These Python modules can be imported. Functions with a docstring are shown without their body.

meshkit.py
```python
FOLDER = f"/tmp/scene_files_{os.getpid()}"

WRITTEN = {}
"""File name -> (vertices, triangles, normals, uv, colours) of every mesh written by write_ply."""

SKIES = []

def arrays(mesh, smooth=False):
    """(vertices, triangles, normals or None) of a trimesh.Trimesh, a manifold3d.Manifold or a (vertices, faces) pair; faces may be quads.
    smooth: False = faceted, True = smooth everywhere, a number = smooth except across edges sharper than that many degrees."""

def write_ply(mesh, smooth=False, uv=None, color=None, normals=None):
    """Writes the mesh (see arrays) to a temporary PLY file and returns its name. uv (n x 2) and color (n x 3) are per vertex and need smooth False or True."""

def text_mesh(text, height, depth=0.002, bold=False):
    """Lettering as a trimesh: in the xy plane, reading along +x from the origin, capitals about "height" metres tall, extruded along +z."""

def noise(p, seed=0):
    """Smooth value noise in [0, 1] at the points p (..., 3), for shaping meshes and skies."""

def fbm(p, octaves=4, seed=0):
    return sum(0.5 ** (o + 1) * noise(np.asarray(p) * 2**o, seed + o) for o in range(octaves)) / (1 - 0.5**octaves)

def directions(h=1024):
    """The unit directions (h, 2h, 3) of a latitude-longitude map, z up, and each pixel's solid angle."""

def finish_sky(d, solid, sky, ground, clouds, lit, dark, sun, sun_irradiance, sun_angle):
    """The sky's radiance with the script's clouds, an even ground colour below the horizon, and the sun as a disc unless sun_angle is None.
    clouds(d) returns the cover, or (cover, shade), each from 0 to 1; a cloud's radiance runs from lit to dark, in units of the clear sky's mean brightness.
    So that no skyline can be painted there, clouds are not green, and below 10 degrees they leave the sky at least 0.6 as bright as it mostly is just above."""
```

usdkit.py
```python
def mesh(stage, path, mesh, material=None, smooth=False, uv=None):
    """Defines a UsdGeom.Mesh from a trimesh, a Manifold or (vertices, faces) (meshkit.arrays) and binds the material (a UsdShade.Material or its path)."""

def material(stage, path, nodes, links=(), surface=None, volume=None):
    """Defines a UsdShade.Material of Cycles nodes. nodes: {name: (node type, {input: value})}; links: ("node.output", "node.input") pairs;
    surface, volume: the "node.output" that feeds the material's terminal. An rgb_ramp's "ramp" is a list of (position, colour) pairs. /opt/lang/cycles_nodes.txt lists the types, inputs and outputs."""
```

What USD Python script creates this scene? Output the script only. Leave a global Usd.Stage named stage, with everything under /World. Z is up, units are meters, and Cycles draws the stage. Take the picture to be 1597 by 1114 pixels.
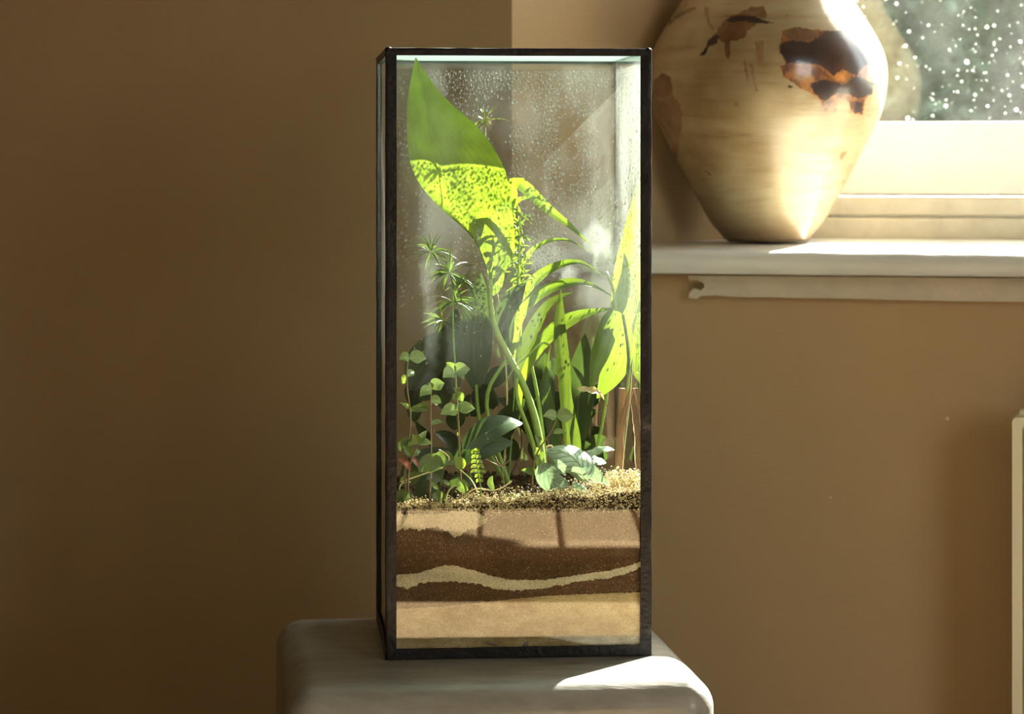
import math, random
import numpy as np, trimesh, manifold3d as m3, usdkit, meshkit
import shapely, shapely.geometry as sg
from scipy.interpolate import CubicSpline
from scipy.spatial import cKDTree
from pxr import Usd, UsdGeom, UsdLux, UsdShade, Gf, Sdf

rng = np.random.default_rng(7)
random.seed(7)
PI = math.pi
stage = Usd.Stage.CreateInMemory()
UsdGeom.SetStageUpAxis(stage, 'Z'); UsdGeom.SetStageMetersPerUnit(stage, 1.0)
UsdGeom.Xform.Define(stage, '/World'); UsdGeom.Scope.Define(stage, '/World/Looks')

# ------------------------------------------------------------------ camera, sky, sun, exposure
FPX, CX, HY, ZC = 4190.0, 798.0, 260.0, 0.924        # focal length in pixels, principal column, horizon row, eye height
cam = UsdGeom.Camera.Define(stage, '/World/Camera')
cam.CreateHorizontalApertureAttr(36.0); cam.CreateVerticalApertureAttr(36.0*1114/1597)
cam.CreateFocalLengthAttr(36.0*FPX/1597)
cam.CreateVerticalApertureOffsetAttr(-(557-HY)/1597*36.0)
cam.CreateFStopAttr(10.0); cam.CreateFocusDistanceAttr(2.23)
cam.CreateExposureAttr(0.2)
cam.AddTranslateOp().Set((0, 0, ZC)); cam.AddRotateXYZOp().Set((90, 0, 0))
cam.CreateClippingRangeAttr((0.05, 500))
SUN_AZ, SUN_EL = math.radians(36.0), math.radians(33.0)
sun = UsdLux.DistantLight.Define(stage, '/World/Sun')
sun.CreateIntensityAttr(16.0); sun.CreateNormalizeAttr(True); sun.CreateAngleAttr(0.6); sun.CreateColorAttr((1.0, 0.94, 0.83))
sun.AddRotateXYZOp().Set((math.degrees(SUN_EL)-90, 0, -math.degrees(SUN_AZ)))
sky = UsdLux.DomeLight.Define(stage, '/World/Sky')
sky.CreateIntensityAttr(2.4); sky.CreateColorAttr((0.92, 0.96, 1.0))

# ------------------------------------------------------------------ helpers
COUNT = {}
def numbered(parent, name):
    k = (str(parent), name); n = COUNT.get(k, 0); COUNT[k] = n+1
    return name if n == 0 else f'{name}_{n:03d}'
BASE = {}
def tag(prim, label=None, cat=None, group=None, kind=None):
    for k, v in (('label', label), ('category', cat), ('group', group), ('kind', kind)):
        if v: prim.SetCustomDataByKey(k, v)
    return prim
def thing(name, base, label, cat, group=None, kind=None):
    p = '/World/' + numbered('/World', name)
    x = UsdGeom.Xform.Define(stage, p); x.AddTranslateOp().Set(tuple(float(c) for c in base))
    BASE[p] = np.array(base, float)
    return tag(x.GetPrim(), label, cat, group, kind)
def root_of(path):
    return '/'.join(path.split('/')[:3])
def obj(name, mesh, mat, parent=None, smooth=False, uv=None, label=None, cat=None, group=None, kind=None):
    pp = '/World' if parent is None else str(parent.GetPath())
    path = pp + '/' + numbered(pp, name)
    if isinstance(mesh, list): mesh = cat_(mesh)
    if uv is None and isinstance(mesh, tuple): mesh, uv = mesh
    v, f, n = meshkit.arrays(mesh, False if smooth is None else (smooth if uv is None else (True if smooth else False)))
    b = BASE.get(root_of(path))
    if b is not None: v = v - b
    t = trimesh.Trimesh(v, f, process=False)
    m = usdkit.mesh(stage, path, t, M[mat] if isinstance(mat, str) else mat, smooth=(smooth if uv is None else bool(smooth)), uv=uv)
    m.CreateDoubleSidedAttr(True)
    return tag(m.GetPrim(), label, cat, group, kind)
def cat_(ms):
    vs, fs, o = [], [], 0
    for m in ms:
        v, f, _ = meshkit.arrays(m, False); vs.append(v); fs.append(f+o); o += len(v)
    return trimesh.Trimesh(np.vstack(vs), np.vstack(fs), process=False)
def cat_uv(ms):
    uv = np.vstack([u for _, u in ms]); return cat_([m for m, _ in ms]), uv
def unit(v): v = np.asarray(v, float); return v/np.maximum(np.linalg.norm(v, axis=-1, keepdims=True), 1e-12)
def ray(px, py): return np.array([(px-CX)/FPX, 1.0, -(py-HY)/FPX])
EYE = np.array([0, 0, ZC])

# wall frame: u along the wall to the right, n outwards through the wall
WY = math.radians(14.0)
WO = np.array([0.0, 2.75]); KW = 2.75/2.62; WU = np.array([math.cos(WY), -math.sin(WY)]); WN = np.array([math.sin(WY), math.cos(WY)])
def wp(u, n, z): q = WO + u*WU + n*WN; return np.array([q[0], q[1], z])
def wall_px(px, py, n=0.0):                          # (u, z) of what stands at depth n of the wall
    r = ray(px, py); t = ((WO @ WN) + n)/(r[:2] @ WN); p = EYE + r*t
    return (p[:2]-WO) @ WU, p[2]
def to_wall(v): v = np.asarray(v, float); q = WO + v[:, :1]*WU + v[:, 1:2]*WN; return np.column_stack([q, v[:, 2]])
def in_frame(mesh, fn):
    v, f, _ = meshkit.arrays(mesh, False); return trimesh.Trimesh(fn(v), f, process=False)
def box(x0, x1, y0, y1, z0, z1):
    b = trimesh.creation.box([x1-x0, y1-y0, z1-z0]); b.apply_translation([(x0+x1)/2, (y0+y1)/2, (z0+z1)/2]); return b
def rbox(x0, x1, y0, y1, z0, z1, r=0.003, seg=12):
    s = m3.Manifold.sphere(r, seg)
    return m3.Manifold.batch_hull([s.translate([x, y, z]) for x in (x0+r, x1-r) for y in (y0+r, y1-r) for z in (z0+r, z1-r)])
def wbox(*a): return in_frame(box(*a), to_wall)
def wrbox(*a, r=0.003): return in_frame(rbox(*a, r=r), to_wall)
# terrarium frame: a along the front to the right, b into depth
TY = math.radians(5.0); TZ = ZC-0.404
TF = np.array([-0.1024, 2.2]); TA = np.array([math.cos(TY), math.sin(TY)]); TB = np.array([-math.sin(TY), math.cos(TY)])
TW, TD, TH = 0.217, 0.200, 0.500
def to_ter(v): v = np.asarray(v, float); q = TF + v[:, :1]*TA + v[:, 1:2]*TB; return np.column_stack([q, v[:, 2]+TZ])
def tbox(*a): return in_frame(box(*a), to_ter)
def tp(px, py, b):                                   # a point inside the terrarium, at depth b behind the front glass
    r = ray(px, py); t = ((TF @ TB) + b)/(r[:2] @ TB); return EYE + r*t
def tpx(pts): return np.array([tp(*p) for p in pts])
def spline(P, n):
    P = np.asarray(P, float)
    if len(P) == 2: return P[0] + (P[1]-P[0])*np.linspace(0, 1, n)[:, None]
    s = np.r_[0, np.cumsum(np.linalg.norm(np.diff(P, axis=0), axis=1))]; s /= s[-1]
    return CubicSpline(s, P, bc_type='natural')(np.linspace(0, 1, n))
def tube(P, r0, r1=None, n=8, seg=7, wob=0.0):
    r1 = r0 if r1 is None else r1
    C = spline(P, n); T = unit(np.gradient(C, axis=0)); up = np.array([0.31, -0.9, 0.28])
    S = unit(np.cross(T, up)); N = np.cross(S, T); R = np.linspace(r0, r1, n)
    if wob: R = R*(1+wob*(meshkit.noise(C*260)-.5)*2)
    a = np.arange(seg)/seg*2*PI
    v = C[:, None] + R[:, None, None]*(np.cos(a)[None, :, None]*S[:, None] + np.sin(a)[None, :, None]*N[:, None])
    v = np.vstack([v.reshape(-1, 3), C[:1], C[-1:]])
    i = np.arange(n-1)[:, None]*seg; j = np.arange(seg)[None]; k = (j+1) % seg
    q = np.stack([i+j, i+k, i+seg+k, i+seg+j], -1).reshape(-1, 4)
    f = np.vstack([q[:, [0, 1, 2]], q[:, [0, 2, 3]]])
    e = np.arange(seg); c0, c1 = n*seg, n*seg+1; l = (n-1)*seg
    f = np.vstack([f, np.stack([np.full(seg, c0), (e+1) % seg, e], 1), np.stack([np.full(seg, c1), l+e, l+(e+1) % seg], 1)])
    return trimesh.Trimesh(v, f, process=False)
def grid_faces(nu, nv):
    i = np.arange(nu-1)[:, None]*nv + np.arange(nv-1)[None]; i = i.ravel()
    return np.vstack([np.stack([i, i+1, i+nv+1], 1), np.stack([i, i+nv+1, i+nv], 1)])
def leaf(P, width, hint=(0, -1, 0.25), fold=0.25, nu=22, nv=9, ripple=0.0, prof=None, asym=1.0, twist=0.0, cup=0.0):
    """A leaf blade along the points P; width: full width in metres (or a list along the leaf); returns (mesh, uv)."""
    C = spline(P, nu); t = np.linspace(0, 1, nu); T = unit(np.gradient(C, axis=0))
    h = unit(np.array(hint, float)); S = unit(np.cross(T, np.broadcast_to(h, T.shape))); N = np.cross(S, T)
    if twist:
        a = twist*t[:, None]; S, N = S*np.cos(a)+N*np.sin(a), N*np.cos(a)-S*np.sin(a)
    if prof is None: w = width*np.sin(PI*np.clip(t, 0.0, 1)**0.8)**0.75
    elif callable(prof): w = width*prof(t)
    else: w = np.interp(t, np.linspace(0, 1, len(prof)), prof)*width
    s = np.linspace(-1, 1, nv)
    hw = w[:, None]/2*np.where(s > 0, asym, 2-asym)[None]
    off = hw*s[None]
    lift = hw*np.abs(s)[None]*math.sin(fold) - cup*hw*(s**2)[None]
    if ripple: lift = lift + ripple*np.sin(t[:, None]*19+s[None]*2.2)*np.abs(s)[None]*(w[:, None]/max(w.max(), 1e-9))
    V = C[:, None] + S[:, None]*(off*math.cos(fold))[..., None] + N[:, None]*lift[..., None]
    uv = np.stack(np.broadcast_arrays((s[None]+1)/2, t[:, None]), -1)
    return trimesh.Trimesh(V.reshape(-1, 3), grid_faces(nu, nv), process=False), uv.reshape(-1, 2)
def leaf3(L, Mi, R, nu=40, nv=15, bulge=0.0, ripple=0.0):
    """A blade through its left edge, midrib and right edge."""
    l, m, r = spline(L, nu), spline(Mi, nu), spline(R, nu); s = np.linspace(-1, 1, nv)
    V = np.where(s[None, :, None] < 0, m[:, None]+(l-m)[:, None]*(-s)[None, :, None], m[:, None]+(r-m)[:, None]*s[None, :, None])
    N = unit(np.cross(r-l, np.gradient(m, axis=0))); N[np.linalg.norm(N, axis=1) < .5] = (0, -1, 0)
    t = np.linspace(0, 1, nu)
    V = V + N[:, None]*(bulge*(np.abs(s)*(1-np.abs(s))*4)[None]*np.sin(PI*t)[:, None] + ripple*np.sin(t*24)[:, None]*(s**2)[None]*np.sin(PI*t)[:, None])[..., None]
    uv = np.stack(np.broadcast_arrays((s[None]+1)/2, t[:, None]), -1)
    return trimesh.Trimesh(V.reshape(-1, 3), grid_faces(nu, nv), process=False), uv.reshape(-1, 2)
OV = lambda t: np.sin(PI*np.clip(t, 0, 1)**0.85)**0.8                 # ovate
STRAP = lambda t: np.clip(np.minimum(1, (t+.08)*4), 0, 1)*np.clip((1-t)*1.0001, 0, 1)**0.55
LANCE = lambda t: np.sin(PI*np.clip(.04+t*.96, 0, 1)**0.7)**1.0

# ------------------------------------------------------------------ materials
M = {}
def mat(name, nodes, links, surface, **kw):
    M[name] = usdkit.material(stage, '/World/Looks/'+name, nodes, links, surface=surface, **kw); return M[name]
def plain(name, color, rough=0.5, spec=0.5, noise=None, amount=0.25, bump=0.0, bscale=None, coat=0.0, stretch=(1, 1, 1), color2=None, detail=6):
    n = {'tc': ('texture_coordinate', {}), 'p': ('principled_bsdf', {'base_color': color, 'roughness': rough, 'specular_ior_level': spec, 'coat_weight': coat})}
    l = []
    if noise:
        c2 = color2 or tuple(c*(1-amount) for c in color)
        n['mp'] = ('mapping', {'scale': stretch}); l += [('tc.object', 'mp.vector')]
        n['n'] = ('noise_texture', {'scale': noise, 'detail': detail, 'roughness': 0.6}); l += [('mp.vector', 'n.vector')]
        n['r'] = ('rgb_ramp', {'ramp': [(0.3, c2), (0.7, color)]}); l += [('n.fac', 'r.fac'), ('r.color', 'p.base_color')]
    if bump:
        n['n2'] = ('noise_texture', {'scale': bscale or 200, 'detail': 4}); n['b'] = ('bump', {'strength': bump, 'distance': 0.002})
        l += [('mp.vector' if noise else 'tc.object', 'n2.vector'), ('n2.fac', 'b.height'), ('b.normal', 'p.normal')]
    return mat(name, n, l, 'p.BSDF')

WALLC = (0.41, 0.275, 0.142)
mat('wall_paint', {
    'tc': ('texture_coordinate', {}), 'p': ('principled_bsdf', {'roughness': 0.7, 'specular_ior_level': 0.25}),
    'n': ('noise_texture', {'scale': 3.0, 'detail': 5}), 'r': ('rgb_ramp', {'ramp': [(0.3, tuple(c*.93 for c in WALLC)), (0.7, tuple(c*1.05 for c in WALLC))]}),
    'sp': ('voronoi_texture', {'scale': 22}), 'sr': ('rgb_ramp', {'ramp': [(0.0, (1, 1, 1)), (0.035, (1, 1, 1)), (0.05, (0, 0, 0)), (1, (0, 0, 0))]}),
    'sn': ('white_noise_texture', {}), 'sl': ('math', {'math_type': 'greater_than', 'value2': 0.9}), 'sm': ('math', {'math_type': 'multiply'}),
    'mx': ('mix_color', {'b': (0.62, 0.52, 0.38)}),
    'mp': ('mapping', {'scale': (1, 1, 3.5)}), 'n2': ('noise_texture', {'scale': 130, 'detail': 5}), 'b': ('bump', {'strength': 0.18, 'distance': 0.002})},
    [('tc.object', 'n.vector'), ('n.fac', 'r.fac'), ('tc.object', 'sp.vector'), ('sp.distance', 'sr.fac'), ('sp.position', 'sn.vector'), ('sn.value', 'sl.value1'),
     ('sr.color', 'sm.value1'), ('sl.value', 'sm.value2'), ('sm.value', 'mx.fac'), ('r.color', 'mx.a'), ('mx.result', 'p.base_color'),
     ('tc.object', 'mp.vector'), ('mp.vector', 'n2.vector'), ('n2.fac', 'b.height'), ('b.normal', 'p.normal')], 'p.BSDF')
plain('ceiling_paint', (0.5, 0.46, 0.4), 0.8)
plain('floor_wood', (0.15, 0.11, 0.075), 0.45, noise=6, stretch=(1, 12, 1), amount=0.35)
plain('table_wood', (0.56, 0.38, 0.22), 0.5, noise=5, stretch=(14, 1, 1), amount=0.25)
plain('sill_paint', (0.72, 0.70, 0.63), 0.38, noise=9, stretch=(1, 2, 6), amount=0.16, bump=0.25, bscale=60)
plain('apron_paint', (0.56, 0.47, 0.35), 0.5, noise=25, amount=0.2, bump=0.4, bscale=90)
plain('sash_paint', (0.90, 0.89, 0.84), 0.4, noise=30, amount=0.08, bump=0.15, bscale=40)
plain('bead_paint', (0.82, 0.77, 0.63), 0.45, noise=35, amount=0.2, bump=0.5, bscale=50)
plain('radiator_paint', (0.74, 0.67, 0.46), 0.35)
plain('pedestal_paint', (0.31, 0.305, 0.28), 0.28, noise=14, stretch=(1, 4, 3), amount=0.22, bump=0.35, bscale=45, color2=(0.2, 0.195, 0.17))
mat('lead', {
    'tc': ('texture_coordinate', {}), 'p': ('principled_bsdf', {'metallic': 0.6, 'roughness': 0.38}),
    'n': ('noise_texture', {'scale': 60, 'detail': 6}), 'r': ('rgb_ramp', {'ramp': [(0.35, (0.012, 0.011, 0.011)), (0.66, (0.022, 0.019, 0.018)), (0.80, (0.10, 0.085, 0.075))]}),
    'n2': ('noise_texture', {'scale': 220, 'detail': 3}), 'b': ('bump', {'strength': 0.6, 'distance': 0.001})},
    [('tc.object', 'n.vector'), ('n.fac', 'r.fac'), ('r.color', 'p.base_color'), ('tc.object', 'n2.vector'), ('n2.fac', 'b.height'), ('b.normal', 'p.normal')], 'p.BSDF')

def glass_pane(name, tint=(0.97, 0.99, 0.975), mist=None, top=1.0, lo=0.45, hi=0.75, most=0.5, scale=14, zr=None, stretch=(1, 1, 0.35), loc=(0, 0, 0), film=(0.82, 0.86, 0.82), trans=0.6, spots=()):
    """Clear glass that reflects; mist: condensation film in noise patches, fading out below height zr[0]..zr[1] (object z)."""
    n = {'t': ('transparent_bsdf', {'color': tint}), 'g': ('glossy_bsdf', {'color': (1, 1, 1), 'roughness': 0.0}), 'fr': ('fresnel', {}), 'm': ('mix_closure', {}), 'ge': ('geometry', {}), 'io': ('math', {'math_type': 'multiply_add', 'value2': 1/1.5-1.5, 'value3': 1.5})}
    l = [('ge.backfacing', 'io.value1'), ('io.value', 'fr.IOR'), ('fr.fac', 'm.fac'), ('t.BSDF', 'm.closure1'), ('g.BSDF', 'm.closure2')]
    if not mist: return mat(name, n, l, 'm.closure')
    n |= {'tc': ('texture_coordinate', {}), 'mp': ('mapping', {'scale': stretch, 'location': loc}), 'no': ('noise_texture', {'scale': scale, 'detail': 7, 'roughness': 0.62}),
          'r': ('map_range', {'range_type': 'smoothstep', 'from_min': lo, 'from_max': hi, 'to_min': 0.0, 'to_max': most, 'clamp': True}),
          'd': ('diffuse_bsdf', {'color': film}), 'tr': ('translucent_bsdf', {'color': film}), 'dm': ('mix_closure', {'fac': trans}), 'mm': ('mix_closure', {})}
    l += [('tc.object', 'mp.vector'), ('mp.vector', 'no.vector'), ('no.fac', 'r.value'), ('d.BSDF', 'dm.closure1'), ('tr.BSDF', 'dm.closure2'),
          ('m.closure', 'mm.closure1'), ('dm.closure', 'mm.closure2')]
    if zr:
        n |= {'sx': ('separate_xyz', {}), 'zr': ('map_range', {'range_type': 'smoothstep', 'from_min': zr[0], 'from_max': zr[1], 'to_min': 0.0, 'to_max': 1.0, 'clamp': True}), 'mu': ('math', {'math_type': 'multiply'})}
        l += [('tc.object', 'sx.vector'), ('sx.z', 'zr.value'), ('zr.result', 'mu.value1'), ('r.result', 'mu.value2'), ('mu.value', 'mm.fac')]
    else: l += [('r.result', 'mm.fac')]
    for i, (c, rad, amt) in enumerate(spots):
        last = next(x for x in l if x[1] == 'mm.fac')[0]; l = [x for x in l if x[1] != 'mm.fac']
        n |= {f'd{i}': ('vector_math', {'math_type': 'distance', 'vector2': tuple(c)}), f'w{i}': ('math', {'math_type': 'multiply_add', 'value2': .05, 'value3': -.025}), f'e{i}': ('math', {'math_type': 'add'}),
              f's{i}': ('map_range', {'range_type': 'smoothstep', 'from_min': rad, 'from_max': rad*.25, 'to_min': 0.0, 'to_max': amt, 'clamp': True}), f'x{i}': ('math', {'math_type': 'maximum'})}
        l += [('tc.object', f'd{i}.vector1'), ('no.fac', f'w{i}.value1'), (f'd{i}.value', f'e{i}.value1'), (f'w{i}.value', f'e{i}.value2'), (f'e{i}.value', f's{i}.value'), (last, f'x{i}.value1'), (f's{i}.result', f'x{i}.value2'), (f'x{i}.value', 'mm.fac')]
    return mat(name, n, l, 'mm.closure')
glass_pane('clear_glass')
glass_pane('front_glass', mist=True, most=0.055, lo=0.36, hi=0.75, zr=(0.20, 0.34), scale=18)
glass_pane('side_glass', mist=True, most=0.08, lo=0.35, hi=0.7, zr=(0.15, 0.42), scale=16)
glass_pane('wet_glass', mist=True, most=0.13, lo=0.30, hi=0.65, zr=(0.22, 0.42), scale=17, loc=(5, 1, 2))
TB0 = to_ter([[TW/2, TD/2, 0]])[0]
glass_pane('misted_glass', mist=True, most=0.03, lo=0.36, hi=0.72, zr=(0.20, 0.40), scale=17, loc=(3, 1, 2), spots=[(tp(px, py, TD-.003)-TB0, rad, amt) for px, py, rad, amt in ((930, 372, .017, .06), (882, 428, .013, .06), (858, 402, .030, .03), (895, 360, .035, .02), (698, 475, .034, .03), (655, 500, .03, .03), (930, 460, .022, .03))])
glass_pane('lid_glass', mist=True, most=0.80, lo=0.15, hi=0.4, scale=30, stretch=(1, 1, 1), tint=(0.85, 0.95, 0.93), film=(0.42, 0.5, 0.48))
glass_pane('window_glass', mist=True, most=0.02, lo=0.25, hi=0.8, scale=9, film=(0.85, 0.87, 0.85), stretch=(1, 1, .5))
mat('droplet', {'g': ('glass_bsdf', {'color': (1, 1, 1), 'roughness': 0.0, 'IOR': 1.33}), 't': ('transparent_bsdf', {'color': (0.97, 0.98, 0.97)}), 'm': ('mix_closure', {'fac': 0.05})},
    [('g.BSDF', 'm.closure1'), ('t.BSDF', 'm.closure2')], 'm.closure')
mat('rain_drop', {'g': ('glass_bsdf', {'color': (1, 1, 1), 'roughness': 0.0, 'IOR': 1.33}), 't': ('translucent_bsdf', {'color': (0.95, 0.96, 0.92)}), 'm': ('mix_closure', {'fac': 0.10})},
    [('g.BSDF', 'm.closure1'), ('t.BSDF', 'm.closure2')], 'm.closure')

def leaf_mat(name, col, trans, tmix=0.5, rough=0.35, veins=9.0, slope=2.2, vein_col=None, vein_amt=0.35, mid=0.03, bump=0.25, mottle=0.25, parallel=False, coat=0.0, quilt=None):
    """Thin leaf: reflecting colour col, colour of the light that comes through trans, midrib and side veins along the uv."""
    vc = vein_col or tuple(min(1, c*1.5+.02) for c in col)
    n = {'uv': ('texture_coordinate', {}), 's': ('separate_xyz', {}), 'c': ('math', {'math_type': 'subtract', 'value2': 0.5}), 'a': ('math', {'math_type': 'absolute'}),
         'k': ('math', {'math_type': 'multiply', 'value2': -slope if not parallel else veins*2}), 'w': ('math', {'math_type': 'add'}) if not parallel else ('math', {'math_type': 'multiply', 'value2': 1.0}),
         'q': ('math', {'math_type': 'multiply', 'value2': veins*2*PI if not parallel else PI}), 'si': ('math', {'math_type': 'sine'}),
         'v': ('map_range', {'range_type': 'smoothstep', 'from_min': 0.55, 'from_max': 1.0, 'to_min': 0, 'to_max': vein_amt, 'clamp': True}),
         'mr': ('map_range', {'range_type': 'smoothstep', 'from_min': mid, 'from_max': mid*.3, 'to_min': 0, 'to_max': 0.8, 'clamp': True}),
         'mxx': ('math', {'math_type': 'maximum'}),
         'no': ('noise_texture', {'scale': 55, 'detail': 5}), 'nr': ('map_range', {'from_min': 0.3, 'from_max': 0.7, 'to_min': 1-mottle, 'to_max': 1+mottle*.6}),
         'c1': ('mix_color', {'a': col, 'b': vc}), 'c2': ('mix_color', {'blend_type': 'multiply', 'fac': 1.0}), 't0': ('mix_color', {'a': trans, 'b': tuple(c*.5 for c in trans)}), 't2': ('mix_color', {'blend_type': 'multiply', 'fac': 1.0}),
         'p': ('principled_bsdf', {'roughness': rough, 'specular_ior_level': 0.5, 'coat_weight': coat}), 'tr': ('translucent_bsdf', {}), 'm': ('mix_closure', {'fac': tmix}),
         'b': ('bump', {'strength': bump, 'distance': 0.002})}
    l = [('uv.UV', 's.vector'), ('s.x', 'c.value1'), ('c.value', 'a.value1'), ('a.value', 'k.value1'), ('uv.object', 'no.vector'), ('no.fac', 'nr.value'),
         ('q.value', 'si.value1'), ('si.value', 'v.value'), ('a.value', 'mr.value'), ('v.result', 'mxx.value1'), ('mr.result', 'mxx.value2'), ('mxx.value', 'c1.fac'),
         ('c1.result', 'c2.a'), ('nr.result', 'c2.b'), ('nr.result', 't2.b'), ('v.result', 't0.fac'), ('t0.result', 't2.a'), ('c2.result', 'p.base_color'), ('t2.result', 'tr.color'), ('p.BSDF', 'm.closure1'), ('tr.BSDF', 'm.closure2'),
         ('mxx.value', 'b.height'), ('b.normal', 'p.normal')]
    if quilt:
        n |= {'qm': ('mapping', {'scale': (quilt[0], quilt[1], 1)}), 'qv': ('voronoi_texture', {'scale': 1.0, 'feature': 'distance_to_edge', 'dimensions': '2D', 'randomness': 0.75}),
              'qr': ('map_range', {'range_type': 'smoothstep', 'from_min': 0.0, 'from_max': 0.16, 'to_min': 0.75, 'to_max': 0.0, 'clamp': True}), 'qx': ('math', {'math_type': 'maximum'}), 'qi': ('math', {'math_type': 'multiply', 'value2': -1.0})}
        l = [x for x in l if x not in (('mxx.value', 'c1.fac'), ('mxx.value', 'b.height'))] + [('uv.UV', 'qm.vector'), ('qm.vector', 'qv.vector'), ('qv.distance', 'qr.value'), ('qr.result', 'qx.value1'), ('mr.result', 'qx.value2'), ('qx.value', 'c1.fac'), ('qx.value', 'qi.value1'), ('qi.value', 'b.height')]
    if parallel: l += [('k.value', 'w.value1'), ('w.value', 'q.value1')]
    else: l += [('k.value', 'w.value1'), ('s.y', 'w.value2'), ('w.value', 'q.value1')]
    return mat(name, n, l, 'm.closure')
leaf_mat('lily_leaf', (0.085, 0.135, 0.028), (0.185, 0.265, 0.017), tmix=0.55, veins=9, slope=2.0, vein_amt=0.6, mottle=0.3)
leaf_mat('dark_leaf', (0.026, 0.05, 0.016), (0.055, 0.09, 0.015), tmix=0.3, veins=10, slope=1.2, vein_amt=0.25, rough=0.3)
leaf_mat('strap_leaf', (0.085, 0.16, 0.03), (0.20, 0.28, 0.017), tmix=0.5, veins=5, parallel=True, vein_amt=0.45, mottle=0.15)
leaf_mat('shaded_strap_leaf', (0.05, 0.095, 0.02), (0.09, 0.125, 0.012), tmix=0.35, veins=5, parallel=True, vein_amt=0.2, mottle=0.15)  # darker copy of the strap leaf: shade put into the colour
leaf_mat('herb_leaf', (0.12, 0.17, 0.045), (0.17, 0.24, 0.03), tmix=0.4, veins=4, slope=1.0, vein_amt=0.25, rough=0.3)
leaf_mat('ground_leaf', (0.07, 0.10, 0.03), (0.12, 0.17, 0.025), tmix=0.35, veins=5, slope=1.1, vein_amt=0.3)
leaf_mat('red_leaf', (0.20, 0.06, 0.035), (0.3, 0.08, 0.03), tmix=0.3, veins=4, slope=1.0)
leaf_mat('quilted_leaf', (0.23, 0.31, 0.22), (0.30, 0.42, 0.2), tmix=0.25, veins=6, slope=0.8, vein_col=(0.13, 0.18, 0.11), vein_amt=0.55, bump=1.0, mottle=0.35, rough=0.45)
leaf_mat('dry_leaf', (0.55, 0.42, 0.22), (0.6, 0.42, 0.15), tmix=0.4, veins=5, slope=1.0)
leaf_mat('sprig_leaf', (0.15, 0.20, 0.03), (0.24, 0.30, 0.025), tmix=0.5, veins=3, slope=1.0)
leaf_mat('needle_leaf', (0.06, 0.11, 0.03), (0.10, 0.15, 0.02), tmix=0.4, veins=3, slope=1.0)
leaf_mat('hedge_leaf', (0.022, 0.048, 0.018), (0.035, 0.062, 0.015), tmix=0.3, rough=0.6, veins=3, slope=1.0)
leaf_mat('hedge_leaf_pale', (0.05, 0.075, 0.03), (0.09, 0.12, 0.035), tmix=0.35, rough=0.6, veins=3, slope=1.0)
plain('stalk', (0.24, 0.36, 0.07), 0.4, noise=80, amount=0.25)
plain('herb_stem', (0.20, 0.12, 0.07), 0.5)
plain('straw', (0.55, 0.47, 0.22), 0.6)
plain('needle', (0.16, 0.30, 0.05), 0.5)
plain('bark', (0.42, 0.24, 0.15), 0.8, noise=120, stretch=(1, 1, .2), amount=0.5, bump=0.8, bscale=200)
plain('dead_twig', (0.22, 0.16, 0.10), 0.8)
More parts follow.
